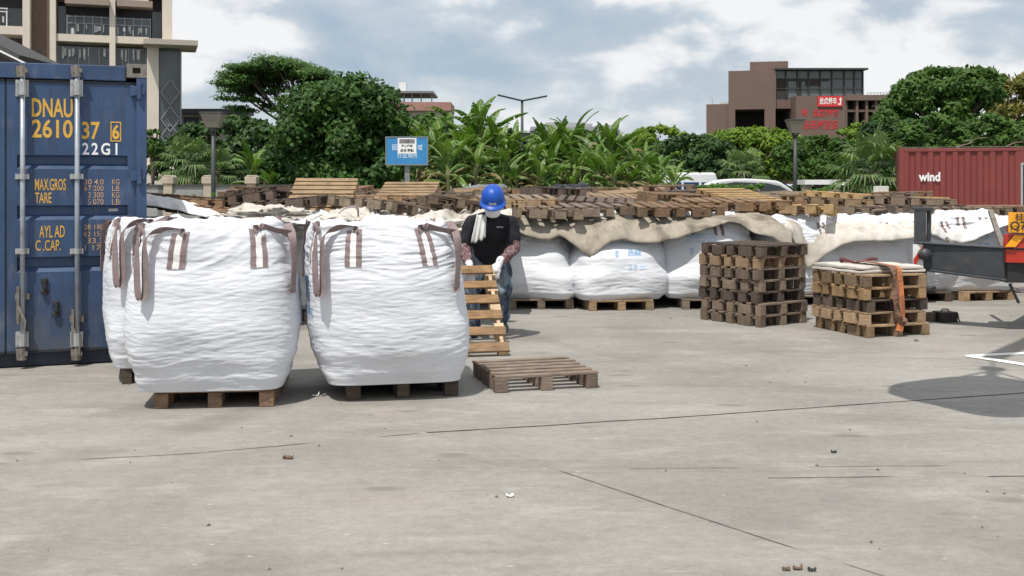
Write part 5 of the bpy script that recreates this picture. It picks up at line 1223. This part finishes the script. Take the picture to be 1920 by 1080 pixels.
for x1, y1 in ((933, 178), (1026, 180)):
    mb = MB(); e = Vector(((x1 - 979) * k, 0, EYE + (345 - y1) * k)); s0 = Vector((0, 0, zt_ - .06)); mb.bar(s0, e, .26, .09); bevel(mb.build('lamp_arm', M['metal_dark'], sl), .02)
# ------------------------------------------------------------------ blue sign
D1 = 26.5; k = D1 / F; sg = thing('sign_board', 'blue sign board on a grey post with a white notice stuck on it', 'sign', at(763, D1), R(0))
def SL(px, py, y=0.0): p = P(px, py, D1); return Vector((p.x - sg.location.x, y, p.z))
mb = MB(); a_ = SL(723, 310); b_ = SL(803, 256); mb.box(a_.x + .03, b_.x - .03, -.03, .03, a_.z + .03, b_.z - .03); board = mb.build('board', basic('sign_blue', (.035, .22, .48), .5, .1, 4), sg)
mb = MB()
for bx_ in ((a_.x, b_.x, a_.z, a_.z + .03), (a_.x, b_.x, b_.z - .03, b_.z), (a_.x, a_.x + .03, a_.z + .03, b_.z - .03), (b_.x - .03, b_.x, a_.z + .03, b_.z - .03)): mb.box(bx_[0], bx_[1], -.04, .04, bx_[2], bx_[3])
mb.build('sign_frame', basic('sign_frame_grey', (.17, .21, .22), .5), sg)
mb = MB(); mb.box(-.06, .06, .042, .14, 0, b_.z - .1); mb.build('post', basic('post_grey', (.20, .21, .21), .5, .2), sg)
def sign_t(body, x0, y0, x1, y1, mat, y=-.036, b=.01, par=None, nm='lettering'):
    t = MB(); p0 = SL(x0, y1); p1 = SL(x1, y0); text_on(t, body, lambda u, v: (p0.x + (p1.x - p0.x) * u, y, p0.z + (p1.z - p0.z) * v), b); t.build(nm, mat, par or sg, fix=False)
pale = basic('sign_pale', (.55, .72, .85), .6)
sign_t('固', 736, 271, 745, 282, pale); sign_t('域', 783, 271, 792, 282, pale); sign_t('作业场所', 745, 285, 783, 297, pale)
mb = MB(); p0 = SL(746, 288); p1 = SL(781, 259); mb.box(p0.x, p1.x, -.040, -.032, p0.z, p1.z); nt_ = mb.build('notice', M['white'], sg)
mb = MB(); p0 = SL(749, 269); p1 = SL(778, 261); mb.box(p0.x, p1.x, -.043, -.0405, p0.z, p1.z); mb.build('notice_header', basic('notice_grey', (.20, .20, .20), .7), nt_)
sign_t('八区', 759, 262, 768, 268, M['black'], -.045, .0, nt_, 'notice_text'); sign_t('海上/吨袋', 753, 271, 774, 276, M['black'], -.043, .02, nt_, 'notice_text'); sign_t('品名:聚酯', 751, 279, 776, 285, M['black'], -.043, .02, nt_, 'notice_text')

# ------------------------------------------------------------------ apartment tower
DT = 75.0; tw = thing('apartment_tower', 'tall beige apartment tower with glazed balconies', 'building', (0, DT, 0))
def TR_(x0, x1, y0, y1): a = P(x0, y1, DT); b = P(x1, y0, DT); return a.x, b.x, a.z, b.z
beige = basic('tower_beige', (.66, .59, .50), .85, .08, .6, dirt=(.36, .31, .26), dscale=.5, dlo=.55, dhi=.8, damt=.5, dstretch=(1, 1, .25)); brown = basic('tower_brown', (.30, .235, .19), .85, .1, 1)
wing = basic('tower_dark_wall', (.10, .095, .10), .8, .2, 1)
YTOP = -330
def pbox(name, mat, *a):
    mb = MB(); tbox(mb, *a); return mb.build(name, mat, tw)
def tbox(mb, x0, x1, y0, y1, f, b): a = TR_(x0, x1, y0, y1); mb.box(a[0], a[1], f, b, a[2], a[3])
wl_ = MB(); tbox(wl_, -120, 322, YTOP, 84, 1.9, 12); tbox(wl_, -120, 340, 84, 400, 1.9, 12); wl_.build('wall', wing, tw)
for x0, x1, y1 in ((67, 79, 128), (112, 122, 420), (213, 223, 420), (-12, -2, 420), (-92, -82, 420)): pbox('column', beige, x0, x1, YTOP, y1, -.25, 1.89)
pbox('column', beige, 305, 323, YTOP, 79, -.05, 1.895); pbox('column', beige, 278, 299, 86, 350, -.35, 1.89)
for yf in (-310, -232, -154, -76, 2, 80):
    for x0, x1 in ((-120, -92), (-82, -12), (-2, 67)): pbox('floor_slab', beige, x0, x1, yf - 18, yf - 3, -.10, 1.89)
    for x0, x1 in ((122, 213), (223, 281)): pbox('floor_slab', beige, x0, x1, yf - 8, yf + 5, -.08, 1.89)
for x0, x1 in ((-2, 67),): pbox('floor_slab', beige, x0, x1, 153, 166, -.1, 1.89)
for yf in (-310, -232, -154, -76, 2):
    for x0, x1 in ((138, 213), (226, 288)): pbox('balcony_band', brown, x0, x1, yf + 5.2, yf + 17, -.75, .6)
pb = MB(); tbox(pb, 79.2, 111.8, 8, 420, .8, 1.6); pb.build('brick_panel', basic('brick_brown', (.16, .115, .09), .9, .35, 5, stretch=(1, 1, 4)), tw)
gl = basic('balcony_glass', (.075, .092, .10), .15, .4, .8, stretch=(1, 1, .4)); fr_m = basic('window_frame', (.30, .32, .36), .5, .1)
cloth_m = basic('laundry', (.50, .50, .48), .9, .3, 3)
r_ = random.Random(9)
for yf in (-232, -154, -76, 2, 80):
    for x0, x1, cols in ((140, 213, 5), (224, 284, 4)):
        w_ = MB(); tbox(w_, x0, x1, yf - 61 + (17 if yf > 2 - 400 else 0), yf - 8.2, .30, .36); wo = w_.build('balcony_glazing', gl, tw)
        f_ = MB()
        for i in range(cols + 1):
            x = x0 + (x1 - x0) * i / cols; tbox(f_, x - .7, x + .7, yf - 44, yf - 8.2, .18, .29)
        tbox(f_, x0 + .7, x1 - .7, yf - 30, yf - 28.6, .17, .285); tbox(f_, x0 + .7, x1 - .7, yf - 42, yf - 40.8, .17, .285); f_.build('window_frame', fr_m, wo)
        for i in range(9 if yf == 80 else 0):
            x = r_.uniform(x0 + 2, x1 - 6); y = r_.choice((yf - 25, yf - 27, yf - 20)); pbox('laundry', cloth_m, x, x + r_.uniform(1.5, 4.5), y, min(yf - 9, y + r_.uniform(7, 15)), .09 - .01 * i, .095 - .01 * i)
    w_ = MB(); tbox(w_, 124, 137, yf - 61, yf - 8.2, .7, .75); w_.build('window', gl, tw)
    for x0 in (2, -78):
        w_ = MB(); tbox(w_, x0, x0 + 64, yf - 55, yf - 18.5, 1.2, 1.25); wo = w_.build('balcony_door', gl, tw)
        f_ = MB(); tbox(f_, x0 + 34, x0 + 36, yf - 55, yf - 18.5, 1.05, 1.19); tbox(f_, x0, x0 + 40, yf - 44, yf - 42.5, -.05, .02); tbox(f_, x0, x0 + 40, yf - 50, yf - 48.5, -.05, .02); tbox(f_, x0 + 38, x0 + 39.5, yf - 44, yf - 18.2, -.05, .02); f_.build('balcony_rail', M['white'], wo)
        for i in range(4 if yf == 80 and x0 == 2 else 0): x = x0 + 2 + i * 9 + r_.uniform(0, 5); pbox('laundry', cloth_m, x, x + r_.uniform(1.5, 3.5), yf - 40 + r_.uniform(0, 6), yf - 24, -.10, -.095)
    w_ = MB(); tbox(w_, 287, 304, yf - 60, yf - 9, .9, .95); w_.build('window', gl, tw)
for x0, x1 in ((124, 212), (225, 276)):
    w_ = MB(); tbox(w_, x0, x1, 92, 128, .6, .65); wo = w_.build('balcony_glazing', gl, tw); f_ = MB()
    for i in range(6): x = x0 + (x1 - x0) * i / 5; tbox(f_, x - .6, x + .6, 92, 128, .5, .59)
    f_.build('window_frame', fr_m, wo)
    for i in range(11): x = r_.uniform(x0 + 2, x1 - 5); pbox('laundry', cloth_m, x, x + r_.uniform(1.2, 4), 94 + r_.uniform(0, 5), 108 + r_.uniform(0, 10), .40 - .01 * i, .405 - .01 * i)
cn = MB(); tbox(cn, 272, 367, 81, 91.5, -2.2, 1.8); bevel(cn.build('canopy', basic('canopy_beige', (.42, .37, .31), .85, .1), tw), .03)
gp = MB(); tbox(gp, 300, 338, 92, 264, -.2, .3); tbox(gp, 300, 332, 266, 312, -.05, .3); gpo = gp.build('stair_glazing', gl, tw)
la_ = MB()
def tp(px, py, y): p = P(px, py, DT); return (p.x, y, p.z)
for y0 in (150, 200, 232):
    h_ = 24
    for a, b in (((303, y0 + h_), (319, y0)), ((319, y0), (336, y0 + h_)), ((303, y0 + h_), (319, y0 + 2 * h_)), ((319, y0 + 2 * h_), (336, y0 + h_))):
        la_.bar(tp(*a, -.3), tp(*b, -.3), .10, .10)
    for i in range(7):
        q = i / 6; la_.bar(tp(303 + 16 * q, y0 + h_ - h_ * q, -.26), tp(319 + 17 * q, y0 + 2 * h_ - h_ * q, -.26), .05, .05)
tbox(la_, 336.5, 339.5, 92, 312, -.3, -.2); la_.build('lattice', basic('lattice_grey', (.20, .21, .22), .5), gpo)
bs = MB(); tbox(bs, 272, 336, 313, 350, -1.2, 1.85); bs.build('base_block', beige, tw)
pv = P(323, 345, DT); th_ = R(18.6); pl = Vector((pv.x, 0, 0)); tw.rotation_euler = (0, 0, th_); tw.location = Vector((pv.x, DT, 0)) - Matrix.Rotation(th_, 3, 'Z') @ pl
# dark pitched roof in front of the tower
rf = MB(); d_ = 40
for a, b, th in (((-60, 44), (82, 118), .30),): rf.bar(P(*a, d_), P(*b, d_), 3.4, .42)
rfo = thing('shed_roof', 'dark sloping shed roof just above the blue container', 'roof', P(10, 345, d_) * 1.0); rfo.location.z = 0
mb = MB(); o_ = Vector((rfo.location.x, rfo.location.y, 0)); mb.bar(P(-60, 52, d_) - o_, P(80, 122, d_) - o_, 4, .30); mb.build('roof_slope', basic('roof_dark', (.055, .055, .055), .7, .2), rfo)
mb = MB(); mb.bar(P(-60, 66, d_ - 2.02) - o_, P(60, 125, d_ - 2.02) - o_, .04, .06); mb.build('gutter', M['white'], rfo)
mb = MB(); 
for px in (-50, 30): mb.bar(P(px, 345 + 1.55 * F / d_, d_) - o_ , P(px, 110, d_) - o_, .14, .14)
mb.build('post', M['metal_dark'], rfo)

# ------------------------------------------------------------------ brown building
DB = 112.0; bb = thing('office_building', 'brown stone building with a glazed upper floor and red lettering', 'building', (0, DB, 0))
def brk(x0, x1, y0, y1): a = P(x0, y1, DB); b = P(x1, y0, DB); return a.x, b.x, a.z, b.z
cx_ = P(1455, 345, DB).x; TURN = Matrix.Translation((cx_, 0, 0)) @ Matrix.Rotation(R(-13), 4, 'Z') @ Matrix.Translation((-cx_, 0, 0))
def bbox(mb, x0, x1, y0, y1, f, b, t=False): a = brk(x0, x1, y0, y1); mb.box(a[0], a[1], f, b, a[2], a[3], TURN if t else None)
stone_b = basic('brown_stone', (.16, .107, .088), .85, .08, .5); dark_o = basic('opening_dark', (.04, .033, .03), .8)
mb = MB()
bbox(mb, 1367.5, 1455, 131, 204, 0, 12, True); bbox(mb, 1326, 1367.2, 193, 345, .3, 12, True); bbox(mb, 1367.5, 1380, 204, 345, 0, 12, True); bbox(mb, 1434, 1454, 204, 345, 0, 12, True); bbox(mb, 1380, 1434, 204, 345, 5, 12, True)
bbox(mb, 1455.3, 1485, 186, 203, .4, 12); bbox(mb, 1455.3, 1485, 203, 345, 5, 12); bbox(mb, 1485.3, 1577, 182, 345, -1.5, 12)
bbox(mb, 1407, 1478, 111, 130.7, 2, 9, True)
for x in (1577.5, 1598, 1616, 1634, 1652, 1668): bbox(mb, x, x + 4.5, 184, 300, -1.2, .6)
bbox(mb, 1577.3, 1675, 180, 190, -1.45, 10); bbox(mb, 1577.5, 1673, 206, 211, -1.0, .5); bbox(mb, 1577.4, 1674, 190.3, 345, 1.2, 10)
mb.build('wall', stone_b, bb)
mb = MB(); bbox(mb, 1380.3, 1433.7, 206, 345, 4.6, 4.9, True); bbox(mb, 1455.5, 1484.8, 206, 300, 4.6, 4.9); mb.build('recess', dark_o, bb)
glb = basic('office_glass', (.10, .125, .13), .12, .15, .3); mb = MB(); bbox(mb, 1456, 1621, 131.5, 186, .6, 11); bbox(mb, 1578, 1672, 190, 206, .8, 1.1); bbox(mb, 1578, 1672, 211, 300, .8, 1.1); go = mb.build('glazing', glb, bb)
mb = MB()
for x in (1456, 1475, 1497, 1518, 1540, 1562, 1585, 1604, 1620): bbox(mb, x, x + 1.6, 132, 186, .35, .59)
for y in (146, 165): bbox(mb, 1457.7, 1619.8, y, y + 1.2, .4, .58)
for x in (1587, 1607, 1625, 1643, 1660): bbox(mb, x, x + 1, 190.2, 300, .6, .79)
mb.build('window_frame', basic('mullion_dark', (.05, .055, .055), .5), go)
mb = MB(); bbox(mb, 1455.5, 1480, 147, 184, .5, .57); bbox(mb, 1498, 1505, 147, 184, .5, .57); bbox(mb, 1513, 1540, 149, 160, .48, .55); bbox(mb, 1480, 1557, 148, 151, .46, .53); mb.build('blind', dark_o, go)
mb = MB(); a = brk(1453, 1626, 128, 131.2); mb.box(a[0], a[1], -.4, 11.5, a[2], a[3]); mb.build('roof', basic('roof_slate', (.04, .045, .05), .6), bb)
mb = MB(); bbox(mb, 1622, 1675, 174.5, 175.3, -.8, -.7)
for x in range(1622, 1676, 6): bbox(mb, x, x + .7, 175.3, 180, -.8, -.7)
mb.build('roof_railing', basic('rail_grey', (.35, .37, .40), .5), bb)
tank = basic('tank_pale', (.5, .5, .5), .5)
for q in ((1351, 1366, 186, 192.8, 3, 6, True), (1335, 1337, 182, 192.8, 1, 1.5, True), (1478.3, 1494, 123, 128, 3, 6, False)): mb = MB(); bbox(mb, *q); mb.build('roof_tank', tank, bb)
mb = MB(); bbox(mb, 1525, 1571, 182.5, 202, -1.66, -1.52); so_ = mb.build('red_sign', basic('sign_red', (.62, .03, .035), .5), bb)
def bt(body, x0, y0, x1, y1, mat, y, par, b=.02):
    t = MB(); a = brk(x0, x1, y0, y1); text_on(t, body, lambda u, v: (a[0] + (a[1] - a[0]) * u, y, a[2] + (a[3] - a[2]) * v), b); t.build('sign_lettering', mat, par, fix=False)
bt('途虎养车', 1528, 185, 1560, 198, M['white'], -1.68, so_, .025)
mb = MB(); a = brk(1562, 1569, 184.5, 199)
mb.prism([(a[0] + (a[1] - a[0]) * u, a[2] + (a[3] - a[2]) * v) for u, v in ((0, 0), (.85, 0), (.85, .62), (1.1, .62), (.7, 1), (.25, .62), (.55, .62), (.55, .2), (0, .2))], -1.69, -1.665); mb.build('sign_arrow', M['white'], so_)
redl = basic('letter_red', (.50, .035, .04), .6)
bt('BJ', 1496, 207, 1506, 220, redl, -1.53, bb, .03); bt('品牌汽贸', 1517, 206, 1565, 221, redl, -1.53, bb, .03); bt('乐乐家百货', 1498, 227, 1564, 244, redl, -1.53, bb, .03)

# ------------------------------------------------------------------ other far buildings
def bld(name, label, d, boxes, mats, cat='building'):
    root = thing(name, label, cat, (0, d, 0))
    for part, mat, bxs in boxes:
        mb = MB()
        for x0, x1, y0, y1, f, b in bxs: a = P(x0, y1, d); c = P(x1, y0, d); mb.box(a.x, c.x, f, b, a.z, c.z)
        mb.build(part, mat, root)
    return root
pink = basic('roof_pink', (.36, .19, .165), .8, .15, 1); cream_b = basic('wall_cream', (.45, .40, .35), .85, .1, .6); pg = basic('pergola_grey', (.19, .20, .21), .6)
bld('rooftop_building', 'pinkish building with a roof pergola and white tank', 95, [('wall', cream_b, [(716, 845, 208, 380, 0, 5)]), ('parapet', pink, [(712, 846, 192, 207.8, -.4, 5.4)]), ('pergola_roof', pg, [(715, 812, 170.5, 174.5, 0, 6)]),
    ('pergola_post', pg, [(x, x + 1.8, 174.6, 192, .3, .6) for x in (735, 756, 771, 788, 808)] + [(717, 742, 180, 191.9, 3, 5)]), ('roof_tank', M['white'], [(741, 755, 148, 170, 3.2, 3.9)])], None)
bld('low_building', 'low grey building with dark roof behind the fence trees', 88, [('wall', cream_b, [(335, 460, 214, 380, 0, 2)]), ('roof', basic('roof_grey', (.075, .075, .08), .7, .2, .5), [(330, 462, 205, 213.8, -.8, 2.6)]), ('window', gl, [(345, 373, 220, 232, -.06, -.01)]), ('red_banner', pink, [(376, 390, 219, 231, -.08, -.02)])], None)
bld('grey_roofed_building', 'distant low building with a pale grey roof behind the bananas', 140, [('wall', cream_b, [(1000, 1118, 246, 380, 0, 10)]), ('roof', basic('roof_pale', (.33, .34, .36), .6, .15, .4), [(995, 1122, 238, 245.8, -1, 11), (1012, 1112, 231, 237.8, 1, 9), (1025, 1100, 227, 230.8, 3, 8)]), ('window', dark_o, [(x, x + 9, 248, 256, -.1, -.02) for x in (1010, 1030, 1050, 1070, 1090)])], None)
bld('white_building', 'distant white building with arched openings behind the bananas', 150, [('wall', basic('far_white', (.62, .62, .60), .8), [(1122, 1166, 244, 380, 0, 8)]), ('roof', basic('far_roof', (.38, .38, .38), .8), [(1118, 1160, 235, 243.8, -.6, 8)]), ('window', dark_o, [(1128, 1134, 248, 254, -.1, -.02), (1140, 1146, 248, 254, -.1, -.02), (1152, 1158, 248, 254, -.1, -.02)])], None)
bld('brown_rooftop', 'small brown rooftop peeping between the two left trees', 92, [('wall', pink, [(548, 600, 193, 380, 0, 6)]), ('roof', pg, [(544, 604, 189, 192.8, -.5, 6.5)])], None)

# ------------------------------------------------------------------ vehicles behind
def car(px, d, label, color, L_=4.6, rz=0, sc=1.0):
    root = thing('parked_car', label, 'car', at(px, d), rz); root.scale = (sc, sc, sc)
    prof = [(-2.3, .35), (2.3, .35), (2.32, .75), (2.05, .92), (1.25, 1.02), (.55, 1.50), (.1, 1.60), (-.9, 1.64), (-1.7, 1.52), (-2.25, 1.05), (-2.32, .7)]
    pr = smooth_path([Vector((x, 0, z)) for x, z in prof[2:]], 4); sil = [(-2.3, .35), (2.3, .35)] + [(p.x, p.z) for p in pr]
    mb = MB(); n = len(sil); rows = []
    for y, q in ((-.86, .93), (-.90, 1), (-.5, 1.0), (.5, 1.0), (.90, 1), (.86, .93)):
        rows.append([Vector((x * (.99 if abs(y) > .8 else 1), y * (1 - .22 * max(0, (z - .95) / .7)), .35 + (z - .35) * (q if z > 1 else 1))) for x, z in sil] )
    mb.grid([r_ + [r_[0]] for r_ in rows]); mb.f.append(list(range(n + 1))[:n][::-1]); mb.f.append([5 * (n + 1) + i for i in range(n)]); mb.m += [0, 0]
    mb.build('body', color, root, True)
    for poly in ([(-1.85, 1.02), (-.28, 1.04), (-.28, 1.50), (-1.0, 1.53), (-1.5, 1.44)], [(-.20, 1.04), (1.05, 1.05), (.48, 1.40), (.05, 1.49), (-.20, 1.50)]):
        for sy in (-1, 1):
            g = MB(); cx_ = sum(p[0] for p in poly) / len(poly)
            vs = [Vector((x, sy * (.912 * (1 - .22 * max(0, (z - .95) / .7))), z)) for x, z in poly]; g.add(vs + [v + Vector((0, -sy * .02, 0)) for v in vs], [tuple(range(5)), tuple(range(5, 10))[::-1]] + [(i, (i + 1) % 5, (i + 1) % 5 + 5, i + 5) for i in range(5)]); g.build('side_window', M['glass'], root)
    g = MB(); g.add([Vector(p) for p in ((1.24, -.72, 1.05), (1.24, .72, 1.05), (.62, .66, 1.49), (.62, -.66, 1.49))], [(0, 1, 2, 3)]); o = g.build('windscreen', M['glass'], root); o.location = (.03, 0, .015)
    for x in (-1.4, 1.42):
        for sy in (-1, 1):
            w_ = MB(); w_.lathe([(.2, -.1), (.31, -.1), (.33, -.07), (.33, .07), (.31, .1), (.2, .1), (.001, .07)], 20, Matrix.Translation((x, sy * .80, .33)) @ Matrix.Rotation(R(90), 4, 'X')); w_.build('wheel', M['rubber'], root, True)
    return root
carw = basic('car_white', (.72, .73, .75), .3, .03)
car(1425, 38.5, 'white car with dark side windows behind the clipped hedge', carw, sc=1.06)
car(1225, 40.5, 'pale car half hidden behind the low banana plant', basic('car_silver', (.50, .52, .54), .3), rz=R(5))
vb_ = thing('minibus', 'white minibus with blue windows beyond the banana grove', 'minibus', at(1296, 42)); k = 42 / F
mb = MB(); mb.prism([(-1.08, .3), (1.05, .3), (1.05, 1.75), (.95, 2.0), (-.98, 2.0), (-1.08, 1.75)], 0, 1.9); bevel(mb.build('body', carw, vb_), .08, 3)
mb = MB()
for x in (-.98, -.30, .40): mb.box(x, x + .60, -.02, .01, 1.05, 1.62)
mb.build('side_window', basic('blue_glass', (.02, .055, .12), .15), vb_)
for x in (-.7, .65):
    w_ = MB(); w_.lathe([(.2, -.1), (.33, -.1), (.36, -.07), (.36, .07), (.33, .1), (.2, .1), (.001, .07)], 20, Matrix.Translation((x, .08, .36)) @ Matrix.Rotation(R(90), 4, 'X')); w_.build('wheel', M['rubber'], vb_, True)
st_ = thing('market_stall', 'low stall with pale roof and block pillars behind the round bush', 'stall', at(1545, 44)); k = 44 / F
mb = MB(); mb.box(-.95, 1.05, -.6, 1.2, EYE - (346 - 345) * k, EYE - (337 - 345) * k); mb.build('roof', M['white'], st_)
for x in (-.92, .70): mb = MB(); mb.box(x, x + .3, -.4, 0, 0, EYE - (347 - 345) * k); mb.build('pillar', stone, st_)
mb = MB(); mb.box(-.6, .68, .5, .6, 0, 1.3); mb.build('dark_back', dark_o, st_)
wp = thing('notice_panel', 'white blank panel on legs beside the red container', 'panel', at(1652, 32.5)); k = 32.5 / F
mb = MB(); a = P(1638, 373, 32.5); b = P(1666, 349, 32.5); mb.box(a.x - wp.location.x, b.x - wp.location.x, -.03, .03, a.z, b.z); bevel(mb.build('panel', M['white_worn'], wp), .01); mb = MB()
for x in (-.15, .15): mb.box(x - .02, x + .02, .031, .07, 0, b.z - .05)
mb.build('leg', M['metal_dark'], wp)
mb = MB(); mb.box(-.02, .10, -.05, -.032, a.z + .02, a.z + .16); mb.build('small_plate', M['lampshade'], wp)
